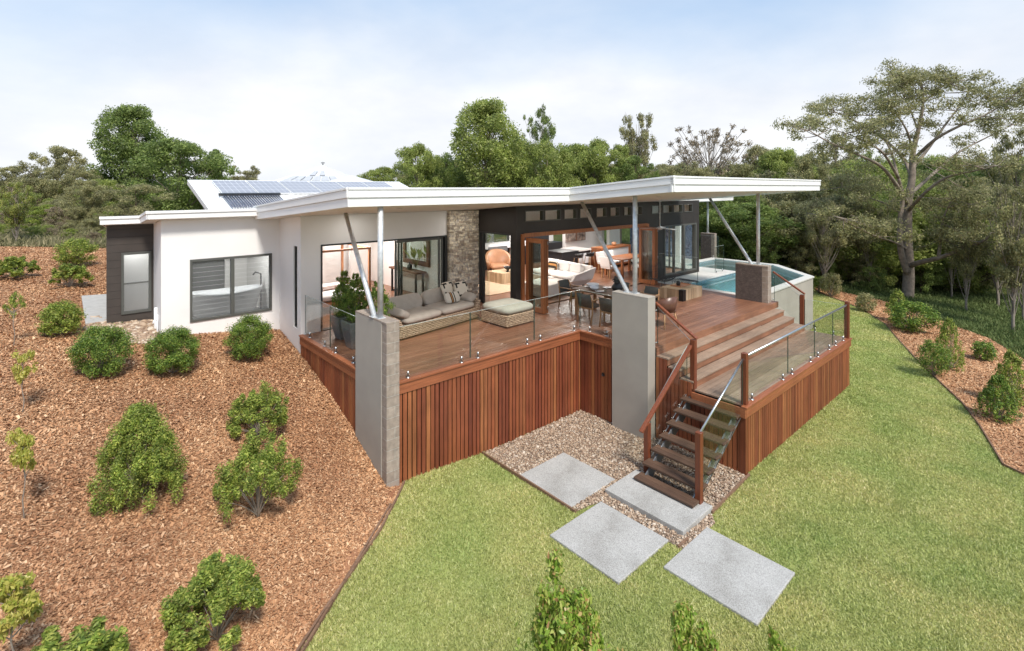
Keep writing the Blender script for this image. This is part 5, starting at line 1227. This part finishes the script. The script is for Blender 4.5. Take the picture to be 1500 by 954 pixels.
pot('square grey planter farthest from the camera behind the glass',5.35,12.10,.56,61,'dense leafy shrub in the planter nearest the bedroom door')
pot('square grey planter, middle one of the three behind the glass',5.25,11.25,.62,62,'dense leafy shrub in the middle grey planter')
pot('square grey planter mostly hidden behind the corner pier',5.35,10.35,.56,63,'leafy shrub standing behind the corner pier columns')
# outdoor dining table
t=local('dining_table','weathered timber outdoor dining table set for a meal','table',11.85,8.85,0)
MB().box(-.5,.5,-1.15,1.15,.70,.745).build('top','table_top',t,bevel=.006)
for a in(-1,1):
    for c in(-1,1): MB().box(a*.42-.04,a*.42+.04,c*1.0-.04,c*1.0+.04,0,.70).build('leg','teak',t,bevel=.006)
def chair(label,u,v,rot,first=[None],seat='rope_charcoal'):
    if first[0] is None:
        t=local('dining_chair',label,'chair',u,v,0,rot,'dining chairs around the outdoor table')
        # faces +x
        for s in(-1,1):
            MB().bar((.24,s*.27,0),(.22,s*.27,.64),.035,.04).build('leg','teak',t,bevel=.006)
            MB().tube([(-.31,s*.24,0),(-.25,s*.25,.35),(-.27,s*.26,.62),(-.33,s*.23,.80)],[.018,.021,.019,.013],8).build('leg','teak',t)
            MB().bar((-.29,s*.265,.64),(.27,s*.285,.65),.045,.025).build('armrest','teak',t,bevel=.006)
        MB().bar((-.25,-.25,.40),(-.25,.25,.40),.03,.04).bar((.22,-.26,.40),(.22,.26,.40),.03,.04).build('rail','teak',t)
        MB().box(-.25,.25,-.24,.24,.415,.455).build('seat','rope_charcoal',t,bevel=.015)
        m=MB(); n=9
        vv=[];ff=[]
        for i in range(n+1):
            a=-1+2*i/n
            for (z,x0) in ((.46,-.25),(.64,-.29),(.81,-.345)):
                vv+= [(x0-.05*(1-a*a),a*.235,z),(x0-.05*(1-a*a)-.022,a*.235,z)]
        for i in range(n):
            o=i*6
            for j in(0,2): ff+=[(o+j,o+6+j,o+8+j,o+2+j),(o+3+j,o+9+j,o+7+j,o+1+j)]
            ff+=[(o+4,o+10,o+11,o+5),(o,o+1,o+7,o+6)]
        m.add(vv,ff,True); m.build('backrest','rope_charcoal',t); first[0]=t
    else:
        t=copy_tree(first[0]); t.location=W(u,v,0); t.rotation_euler.z=TH+rot; t['label']=label
    return t
chair('dark woven chair at the table seen from behind, farther from the grey pier',11.12,9.05,0)
chair('dark woven chair at the table, nearest the grey pier',11.12,8.28,0)
chair('dark woven chair at the head of the table nearest the house doors',11.85,10.42,R(-90))
chair('dark woven chair on the pool side of the table, nearer the house',12.62,9.3,R(180))
chair('dark woven chair on the pool side of the table, nearer the stair',12.62,8.3,R(180))
# brown tub chair at the near end
t=local('tub_chair','shiny brown leather tub chair with timber legs at the table end by the pier','chair',12.15,7.40,0,R(78))
vv=[];ff=[];n=20
for i in range(n+1):
    a=R(-118+236*i/n)
    hz=.70+.08*math.cos(a)
    hz+=.06*max(0,math.cos(a))
    for (rr,z) in ((.26,.42),(.31,.58),(.33,hz),(.30,hz),(.28,.58),(.23,.43)): vv.append((-rr*math.cos(a),rr*1.05*math.sin(a),z))
for i in range(n):
    o=i*6
    for j in range(6): ff.append((o+j,o+6+j,o+6+(j+1)%6,o+(j+1)%6))
MB().add(vv,ff,True).build('backrest','leather_brown',t)
MB().cushion((.02,0,.43),(.52,.5,.10)).build('seat','leather_brown',t)
for a in(-1,1):
    for c in(-1,1): MB().tube([(a*.25,c*.26,0),(a*.17,c*.18,.40)],[.014,.022],8).build('leg','teak',t)
# tableware
def item(name,label,cat,prof,u,v,z,m,n=22,group=None):
    o=MB().lathe(prof,(0,0,0),n).build(name,m); o.location=W(u,v,z); return tag(o,label,cat,group)
plate=[(0,.004),(.08,.004),(.13,.018),(.132,.022),(.08,.010),(0,.010)]
bowl=[(0,.0),(.05,.0),(.11,.05),(.125,.09),(.12,.09),(.10,.05),(0,.012)]
GT='place settings on the outdoor table'
for u,v,l in ((11.55,9.1,'white plate at the woven chair farther from the pier'),(11.55,8.35,'white plate at the woven chair nearest the pier'),(12.15,9.3,'white plate on the pool side of the table, nearer the house'),(12.15,8.4,'white plate on the pool side of the table, nearer the stair'),(11.85,9.75,'white plate at the house end of the table')):
    item('plate',l,'plate',plate,u,v,.745,'ceramic_white',group=GT)
for u,v,l,s in ((11.8,9.55,'large white serving bowl near the house end of the table',1.5),(11.62,9.35,'smaller white bowl beside the large serving bowl',1.1)):
    o=item('serving_bowl',l,'bowl',[(a*s,b_*s) for a,b_ in bowl],u,v,.747,'ceramic_white',group='white bowls on the outdoor table')
t=local('flower_vase','black vase with dark wide leaves in the middle of the outdoor table','vase',11.9,8.75,.745)
MB().lathe([(0,0),(.09,0),(.15,.09),(.15,.17),(.09,.25),(.08,.27),(.0,.24)]).build('pot','black',t)
V,Fq=leaves([(0,0,.32),(.08,.03,.36),(-.08,-.04,.35)],[(.12,.12,.09)]*3,[45]*3,.11,.5); npmesh('leaves',V,Fq,'rope_charcoal',parent=t)
for k in range(4):
    u,v=[(11.62,8.95),(11.64,8.2),(12.1,9.05),(12.08,8.15)][k]
    o=item('glass_tumbler',['tumbler beside the plate farther from the pier','tumbler beside the plate nearest the pier','tumbler on the pool side, nearer the house','tumbler on the pool side, nearer the stair'][k],'glass',[(0,.003),(.032,.003),(.038,.1),(.035,.1),(.029,.008),(0,.008)],u,v,.746,'window_glass',group='glasses on the outdoor table')
# block coffee table, tray, wire chair
def block_table(label,u,v,rot,sx,sy,h):
    t=local('block_coffee_table',label,'coffee table',u,v,0,rot); m=MB(); x=-sx/2; r_=random.Random(int(u*10))
    while x<sx/2-.01:
        l=min(r_.uniform(.06,.12),sx/2-x); m.box(x+.002,x+l-.002,-sy/2,sy/2,.0,h-r_.uniform(0,.012)); x+=l
    y=-sy/2
    while y<sy/2-.01:
        l=min(r_.uniform(.06,.12),sy/2-y); m.box(-sx/2-.035,-sx/2-.001,y+.002,y+l-.002,.0,h-r_.uniform(0,.012)); y+=l
    m.build('timber_blocks','block_wood',t,bevel=.004)
    return t
t=block_table('chunky block timber coffee table with one black corner, on the deck by the pool',15.85,9.02,0,1.22,.86,.36)
MB().box(-.65,-.47,-.44,-.28,-.0,.365).build('black_corner','black',t,bevel=.004)
o=MB().box(-.32,.32,-.2,.2,0,.015).box(-.32,-.30,-.2,.2,.015,.035).box(.30,.32,-.2,.2,.015,.035).build('tray','copper_timber'); o.location=W(15.95,9.1,.362); o.rotation_euler.z=TH; tag(o,'flat timber tray on the block coffee table by the pool','tray')
item('vase','small dark vase on the tray by the pool','vase',[(0,0),(.06,0),(.075,.08),(.05,.15),(.045,.15),(.0,.03)],15.8,9.1,.378,'black')
def wire_chair(name,label,cat,u,v,rot,shell):
    t=local(name,label,cat,u,v,0,rot); m=MB()
    pr=[(.42,.40),(.30,.30),(.0,.27),(-.25,.33),(-.38,.55),(-.46,.82)] if shell else [(.34,.28),(.2,.35),(-.2,.35),(-.34,.28)]
    hw=.38
    for k in range(13):
        a=-1+2*k/12; m.tube([(x,a*hw*(1-.12*abs(x)),z+(.10*a*a if shell else 0)) for x,z in pr],.006,5)
    for i in range(len(pr)-1):
        for q in range(3):
            tt=q/3; x=pr[i][0]*(1-tt)+pr[i+1][0]*tt; z=pr[i][1]*(1-tt)+pr[i+1][1]*tt
            m.tube([(x,a*hw*(1-.12*abs(x)),z+(.10*a*a if shell else 0)) for a in (-1,-.5,0,.5,1)],.006,5)
    m.build('wire_seat','black',t)
    for s in(-1,1): MB().tube([(.28,s*.28,.31),(.33,s*.30,0),(-.30,s*.30,0),(-.22,s*.26,.32)],.009,6).build('leg','black',t)
wire_chair('wire_chair','black wire lounge chair behind the block table by the pool','chair',16.6,10.25,R(-105),True)
wire_chair('wire_footstool','black wire footstool behind the block table by the pool','footstool',17.05,9.55,0,False)
# ceiling fan on the canopy
t=thing('ceiling_fan','ceiling fan with long thin rod hanging from the canopy above the dining area','ceiling fan',(16.6,10.30,SOF(10.3)))
t['_b']=(0,0,0)
for c in list(t.children): pass
t.location=W(16.6,10.3,SOF(10.3)); del t['_b']
MB().tube([(0,0,0),(0,0,-.98)],.016,10).build('rod','galvanised',t); MB().lathe([(0,.0),(.07,0),(.05,-.05),(.0,-.05)]).build('ceiling_mount','ceramic_white',t)
MB().lathe([(0,-.94),(.05,-.95),(.12,-1.0),(.12,-1.03),(.06,-1.07),(0,-1.08)]).build('motor','galvanised',t)
for k in range(3):
    a=R(20+120*k); b_=MB().hexa([(.1,-.05,-1.02),(.72,-.07,-1.03),(.72,.07,-1.01),(.1,.05,-1.01)],[(.1,-.05,-1.012),(.72,-.07,-1.022),(.72,.07,-1.002),(.1,.05,-1.002)]).build('blade','galvanised',t); b_.rotation_euler.z=a

# ================================================================ INTERIOR FURNITURE
# four-poster bed
t=local('four_poster_bed','copper coloured four poster bed frame with white bedding inside the bedroom','bed',6.3,15.75,0)
fr_=MB()
for a in(-1,1):
    for c in(-1,1): MB().box(a*1.03-.035,a*1.03+.035,c*1.0-.035,c*1.0+.035,0,1.86).build('post','copper_timber',t,bevel=.005)
MB().box(-1.0,1.0,-1.03,-.97,1.80,1.86).box(-1.0,1.0,.97,1.03,1.80,1.86).box(-1.06,-1.0,-.97,.97,1.80,1.86).box(1.0,1.06,-.97,.97,1.80,1.86).build('canopy_frame','copper_timber',t)
MB().box(-1.0,1.0,-.97,.97,.2,.3).build('bed_base','copper_timber',t); MB().cushion((0,0,.43),(2.0,1.94,.30),None,.2).build('mattress','fabric_white',t)
MB().cushion((-.1,-.3,.60),(1.3,.5,.06),Rz(R(8)),.3).build('throw','leather_brown',t)
for s in(-1,1): MB().cushion((-.7,s*.45,.65),(.42,.66,.20),Ry(R(-25))).build('pillow','fabric_white',t)
# console + mirror
t=local('console_table','long timber console table with dark legs below the framed mirror','console table',9.22,15.7,0)
MB().box(-.2,.2,-.95,.95,.80,.86).build('top','rustic',t,bevel=.01)
for c in(-.8,.8):
    MB().box(-.17,-.11,c-.03,c+.03,0,.80).box(.11,.17,c-.03,c+.03,0,.80).box(-.11,.11,c-.03,c+.03,.0,.05).build('leg','cabinet_black',t)
t=local('framed_mirror','mirror in a wide rustic timber frame on the bedroom wall','mirror',9.45,15.45,1.02)
MB().box(-.06,0,-.85,.85,0,.16).box(-.06,0,-.85,.85,.86,1.02).box(-.06,0,-.85,-.70,.16,.86).box(-.06,0,.70,.85,.16,.86).build('frame','rustic',t,bevel=.008)
plain('mirror_glass',(.78,.82,.80),.04,1.0,var=.01); MB().box(-.02,0,-.70,.70,.16,.86).build('glass','mirror_glass',t)
t=local('leafy_vase','glass vase with broad green leaves on the console table','vase',9.2,15.1,.86)
MB().lathe([(0,0),(.05,0),(.09,.10),(.05,.22),(.05,.24)]).build('pot','window_glass',t)
m=MB()
for k in range(11):
    a=R(k*33); rr=.16+.1*(k%3); z=.55+.12*(k%2); c=Vector((rr*math.cos(a),rr*math.sin(a),z)); m.tube([(0,0,.1),(c.x*.3,c.y*.3,.32),tuple(c*.8)],.006,4)
    d=Vector((math.cos(a)*.5,math.sin(a)*.5,.75)).normalized(); s_=Vector((-math.sin(a),math.cos(a),0))*.07
    m.add([c-d*.17,c+s_,c+d*.22,c-s_],[(0,1,2,3)])
m.build('leaves','leaf_mid',t)
item('bottle','dark round bottle on the console table','bottle',[(0,0),(.07,0),(.09,.08),(.08,.16),(.03,.2),(.03,.27),(0,.27)],9.2,15.5,.86,'black')
item('bronze_ornament','small bronze ornament at the far end of the console table','ornament',[(0,0),(.05,0),(.03,.06),(.07,.14),(.05,.24),(0,.26)],9.2,16.3,.86,'leather_tan')
t=local('framed_picture','black framed picture on the far left bedroom wall','picture',4.86,16.2,1.35,0); MB().box(0,.03,-.35,-.32,0,.65).box(0,.03,.32,.35,0,.65).box(0,.03,-.32,.32,0,.03).box(0,.03,-.32,.32,.62,.65).build('frame','black',t); MB().box(0,.012,-.32,.32,.03,.62).build('print','ceramic_white',t); MB().box(.012,.014,-.14,.14,.15,.48).build('print_motif','cabinet_black',t)
# bath behind frosted window
t=local('bathtub','white freestanding bathtub behind the frosted window','bathtub',3.5,15.5,.2); t.scale=(1.15,1.15,1.25)
vv=[];ff=[];n=28
for (k,(a,b_,z)) in enumerate(((.58,.27,0),(.66,.32,.12),(.80,.38,.5),(.83,.40,.56),(.78,.35,.56),(.62,.26,.15),(.0,.0,.13))):
    for i in range(n): th=2*math.pi*i/n; vv.append((a*math.cos(th),b_*math.sin(th),z+(.05*math.cos(th)**2 if k in(2,3,4) else 0)))
for k in range(6):
    for i in range(n): ff.append((k*n+i,k*n+(i+1)%n,(k+1)*n+(i+1)%n,(k+1)*n+i))
MB().add(vv,ff,True).build('tub','ceramic_white',t); MB().tube([(.78,.0,0),(.78,0,.85),(.65,0,.9),(.6,0,.84)],.02,8).build('tap','black',t)
# living room
o=MB().box(-1.5,1.5,-1.1,1.1,0,.014).build('rug','rug_jute'); o.location=W(12.6,14.6,0); o.rotation_euler.z=TH; tag(o,'tan jute rug under the inside coffee table','rug')
block_table('block timber coffee table on the jute rug inside',13.35,15.2,0,1.1,.9,.40).location=W(13.35,15.2,.015)
item('dark_bowl','black footed bowl on the coffee table on the rug','bowl',[(0,0),(.07,0),(.04,.06),(.14,.14),(.17,.20),(.16,.20),(.10,.12),(0,.1)],13.25,14.95,.415,'black')
t=local('leather_armchair','rounded tan leather armchair behind the inside coffee table','armchair',14.15,16.55,0,R(-115))
vv=[];ff=[];n=22
for i in range(n+1):
    a=R(-105+210*i/n); hz=.62+.42*max(0,math.cos(a))**.7
    for (rr,z) in ((.42,.18),(.47,.5),(.50,hz),(.40,hz-.02),(.34,.5),(.30,.42)): vv.append((-rr*math.cos(a),rr*1.15*math.sin(a),z))
for i in range(n):
    o=i*6
    for j in range(6): ff.append((o+j,o+6+j,o+6+(j+1)%6,o+(j+1)%6))
ff+=[tuple(range(6)),tuple(n*6+j for j in (5,4,3,2,1,0))]
MB().add(vv,ff,True).build('backrest','leather_tan',t); MB().cushion((.08,0,.36),(.8,.78,.22)).build('seat_cushion','leather_tan',t)
for a in(-1,1):
    for c in(-1,1): MB().tube([(a*.28,c*.3,0),(a*.24,c*.26,.26)],.018,8).build('leg','black',t)
o=MB().box(-.62,.62,-.55,.55,.03,.44).build('upholstered_ottoman','fabric_cream',bevel=.03); o.location=W(12.72,12.42,0); o.rotation_euler.z=TH+R(10); tag(o,'large plain cream ottoman block just inside the bifold doors','ottoman')
t=local('white_sofa','low angular white sofa with loose cushions in the living room','sofa',14.35,13.35,0,R(-4))
MB().hexa([(-.35,-1.05,.10),(.55,-1.05,.10),(.55,1.05,.10),(-.35,1.05,.10)],[(-.48,-1.3,.34),(.62,-1.3,.34),(.62,1.3,.34),(-.48,1.3,.34)]).build('base','fabric_white',t,bevel=.02)
MB().hexa([(.42,-1.3,.34),(.62,-1.3,.34),(.62,1.3,.34),(.42,1.3,.34)],[(.60,-1.2,.78),(.72,-1.2,.78),(.72,1.2,.82),(.60,1.2,.82)]).build('backrest','fabric_white',t,bevel=.02)
MB().hexa([(-.45,-1.3,.34),(.6,-1.3,.34),(.6,-1.18,.34),(-.45,-1.18,.34)],[(-.40,-1.42,.58),(.66,-1.42,.76),(.66,-1.30,.76),(-.40,-1.30,.58)]).build('arm','fabric_white',t,bevel=.02)
for c in(-.6,.6): MB().cushion((-.02,c,.43),(.86,1.16,.17)).build('seat_cushion','fabric_white',t)
for c in(-.62,.0,.62): MB().cushion((.42,c,.64),(.20,.6,.40),Ry(R(14))).build('back_cushion','fabric_white',t)
for a in(-.25,.45):
    for c in(-.95,.95): MB().box(a-.03,a+.03,c-.03,c+.03,0,.11).build('leg','cabinet_black',t)
o=MB().cushion((0,0,0),(.14,.48,.36),Ry(R(22))).build('throw_pillow','pillow_stripe'); o.location=W(14.55,13.75,.66); o.rotation_euler.z=TH; tag(o,'tan and white patterned pillow on the white sofa','pillow')
# kitchen
t=local('kitchen_bench','black kitchen bench with pale stone top','kitchen bench',17.3,15.4,0); MB().box(-.95,.95,-.5,.5,0,.86).build('cabinet','cabinet_black',t); MB().box(-1.0,.1,-.52,.52,.862,.90).build('top','cabinet_black',t); MB().box(.1,1.0,-.56,.56,.862,.92).build('top','stone_top',t); MB().box(.1,.9,-.53,-.505,.3,.75).build('panel','ceramic_white',t)
t=local('kitchen_shelf','white floating kitchen shelf and range top along the rear wall','shelf',15.2,17.5,1.0); MB().box(-1.1,1.3,-.3,.28,0,.22).build('shelf','ceramic_white',t); MB().box(-1.1,0,-.33,-.302,-.15,.1).build('oven','steel_dark',t)
t=local('kitchen_cabinet','tall black kitchen cabinet wall with an oven opening','cabinet',17.9,18.2,0); MB().box(-1.35,0.75,-.3,.3,0,2.4).build('cabinet','cabinet_black',t); MB().box(.76,1.75,-.3,.3,0,.9).build('cabinet','cabinet_black',t); 
for x in (-.65,.05): MB().box(x-.003,x+.003,-.306,-.301,.1,2.35).build('door_gap','black',t)
t=local('framed_picture','black framed picture above the kitchen side bench','picture',19.1,18.56,1.3); MB().box(-.35,.35,-.03,0,0,.8).build('frame','black',t); MB().box(-.27,.27,-.034,-.031,.08,.72).build('print','roof_grey',t)
t=local('timber_sideboard','long sideboard with a warm timber frame and plain white front','sideboard',19.4,14.6,0)
MB().box(-1.15,-1.0,-.28,.28,0,.98).box(1.0,1.15,-.28,.28,0,.98).box(-1.0,1.0,-.28,.28,.90,.98).box(-1.0,1.0,-.28,.28,.12,.20).build('frame','door_wood',t,bevel=.005); MB().box(-1.0,1.0,-.25,.25,.205,.895).build('front_panel','ceramic_white',t)
item('round_pot','small tan pot on top of the sideboard','pot',[(0,0),(.08,0),(.12,.08),(.10,.17),(.0,.17)],19.6,14.6,.982,'leather_tan')
def stool(label,u,v):
    t=local('bar_stool',label,'bar stool',u,v,0,0,'black bar stools at the kitchen bench')
    vv=[];ff=[];n=12
    for i in range(n+1):
        a=R(-90+180*i/n)
        for rr,z in ((.20,.70),(.24,.84),(.22,.84),(.17,.70)): vv.append((rr*math.sin(a),-rr*math.cos(a),z))
    for i in range(n):
        o=i*4
        for j in range(4): ff.append((o+j,o+4+j,o+4+(j+1)%4,o+(j+1)%4))
    MB().add(vv,ff,True).build('backrest','black',t); MB().lathe([(0,.66),(.19,.66),(.2,.70),(0,.70)]).build('seat','black',t)
    for a in(-1,1):
        for c in(-1,1): MB().tube([(a*.2,c*.2,0),(a*.12,c*.12,.67)],.012,6).build('leg','teak',t)
stool('black bar stool at the kitchen bench, nearer the white sofa',17.0,14.55); stool('black bar stool at the kitchen bench, nearer the sideboard',17.75,14.55)
t=local('inside_dining_table','warm timber dining table inside near the far bifold leaves','table',18.3,13.0,0); MB().box(-.95,.95,-.5,.5,.70,.75).build('top','door_wood',t,bevel=.006)
for a in(-.85,.85):
    for c in(-.42,.42): MB().box(a-.045,a+.045,c-.045,c+.045,0,.70).build('leg','door_wood',t)
f0=None
for u,v,rr,lab in ((17.05,12.95,0,'white upholstered chair at the near head of the inside dining table'),(17.9,13.8,R(-90),'white chair on the far side of the inside table, left one'),(18.6,13.8,R(-90),'white chair on the far side of the inside table, right one'),(18.3,12.3,R(90),'white chair on the deck side of the inside dining table')):
    if f0 is None:
        t=local('upholstered_chair',lab,'chair',u,v,0,rr,'white chairs at the inside dining table'); f0=t
        MB().box(-.24,.24,-.25,.25,.38,.48).build('seat','fabric_white',t,bevel=.02); MB().hexa([(-.26,-.25,.44),(-.19,-.25,.44),(-.19,.25,.44),(-.26,.25,.44)],[(-.34,-.25,.88),(-.28,-.25,.88),(-.28,.25,.88),(-.34,.25,.88)]).build('backrest','fabric_white',t,bevel=.02)
        for a in(-.2,.2):
            for c in(-.2,.2): MB().box(a-.02,a+.02,c-.02,c+.02,0,.38).build('leg','teak',t)
    else: t=copy_tree(f0); t.location=W(u,v,0); t.rotation_euler.z=TH+rr; t['label']=lab
t=local('pale_sofa','low pale grey sofa behind the inside dining table','sofa',20.3,15.3,0,R(-90)); MB().box(-.4,.4,-.9,.9,.08,.42).build('base','cushion_taupe',t,bevel=.03); MB().box(-.5,-.32,-.9,.9,.3,.85).build('backrest','cushion_taupe',t,bevel=.04)
t=local('patterned_artwork','large brown and grey patterned artwork on the far inside wall','artwork',20.5,17.72,.9); plain('art_print',(.16,.10,.075),.8,var=.9,scale=5,tint=(.42,.33,.28)); MB().box(-.75,.75,-.03,.06,0,1.35).build('canvas','art_print',t); MB().box(-.04,.04,-.04,-.031,0,1.35).build('canvas_band','rustic',t)
# courtyard behind
o=MB().box(9.8,16.2,19.3,19.42,-.4,2.2).build('courtyard_wall','render_white',base='auto'); tag(o,'white courtyard wall seen through the rear windows','wall')
o=MB().box(9.7,16.4,17.96,19.29,-.3,-.02).build('courtyard_paving','coping',base='auto'); o['kind']='structure'
shrub('courtyard_plant','green leafy plant outside the kitchen window','ball',71,W(14.6,18.6,0),2.5,1.5,.09,3500,'leaf_bush',None,'plant')
shrub('courtyard_plant','small green plant in the courtyard behind the leather armchair','open',72,W(12.0,18.6,0),.8,.8,.08,900,'leaf_bush',None,'plant')
shrub('courtyard_plant','slender leafy branch against the white courtyard wall','sapling',73,W(12.6,18.7,0),1.7,1.0,.08,500,'leaf_bush',None,'plant')

# ================================================================ CAMERA, SKY, SUN
cam=bpy.data.cameras.new('camera'); co=bpy.data.objects.new('camera',cam); col.objects.link(co)
co.location=(0,0,H); co.rotation_euler=(R(90),0,0); cam.sensor_width=36; cam.lens=36*F/1500; cam.shift_y=-(477-HY)/1500; cam.clip_end=3000; cam.clip_start=.05
sc.camera=co
trav=Vector((.25*AX[0]+.97*BX[0],.25*AX[1]+.97*BX[1],0)).normalized(); el=R(52)
d=Vector((trav.x*math.cos(el),trav.y*math.cos(el),-math.sin(el)))
sun=bpy.data.lights.new('sun','SUN'); sun.energy=3.0; sun.angle=R(11); sun.color=(1,.945,.86); so_=bpy.data.objects.new('sun',sun); col.objects.link(so_); so_.rotation_euler=d.to_track_quat('-Z','Y').to_euler()
wd=bpy.data.worlds.new('World'); sc.world=wd; wd.use_nodes=True; nt=wd.node_tree; bg=nt.nodes['Background']
sk=nt.nodes.new('ShaderNodeTexSky'); sk.sky_type='NISHITA'; sk.sun_disc=False; sk.sun_elevation=el; sk.sun_rotation=math.atan2(-d.x,-d.y); sk.dust_density=2.0
tc=nt.nodes.new('ShaderNodeTexCoord'); mp=nt.nodes.new('ShaderNodeMapping'); mp.inputs['Scale'].default_value=(1.0,1.0,2.4); mp.inputs['Location'].default_value=(3.1,1.2,.4); nt.links.new(tc.outputs['Generated'],mp.inputs[0])
n1=node(nt,'ShaderNodeTexNoise',Scale=1.2,Detail=7.0,Roughness=.48,Distortion=.4); nt.links.new(mp.outputs[0],n1.inputs['Vector'])
sep=nt.nodes.new('ShaderNodeSeparateXYZ'); nt.links.new(tc.outputs['Generated'],sep.inputs[0])
hz=nt.nodes.new('ShaderNodeMapRange'); hz.inputs[1].default_value=.0; hz.inputs[2].default_value=.42; hz.inputs[3].default_value=.50; hz.inputs[4].default_value=-.2; nt.links.new(sep.outputs[2],hz.inputs[0])
ad=node(nt,'ShaderNodeMath',operation='ADD'); nt.links.new(n1.outputs[0],ad.inputs[0]); nt.links.new(hz.outputs[0],ad.inputs[1])
cr=ramp(nt,[(.36,(0,0,0)),(.80,(1,1,1))]); nt.links.new(ad.outputs[0],cr.inputs[0])
n2=node(nt,'ShaderNodeTexNoise',Scale=3.2,Detail=6.0,Roughness=.55); nt.links.new(mp.outputs[0],n2.inputs['Vector'])
cc=ramp(nt,[(.35,(5.7,6.0,6.55)),(.62,(6.85,6.95,7.1))]); nt.links.new(n2.outputs[0],cc.inputs[0])
blue=mixc(nt,.55,sk.outputs[0],(3.5,5.4,7.9))
nt.links.new(mixc(nt,cr.outputs[0],blue,cc.outputs[0]),bg.inputs[0]); bg.inputs[1].default_value=.10
sc.view_settings.view_transform='Standard'; sc.view_settings.look='None'; sc.view_settings.exposure=.58; sc.view_settings.gamma=1
sc.render.engine='CYCLES'; sc.cycles.max_bounces=10; sc.cycles.transparent_max_bounces=24; sc.cycles.diffuse_bounces=6; sc.cycles.glossy_bounces=4; sc.cycles.use_denoising=True; sc.cycles.caustics_reflective=False; sc.cycles.caustics_refractive=False
for o in list(bpy.data.objects):
    if '_b' in o: del o['_b']
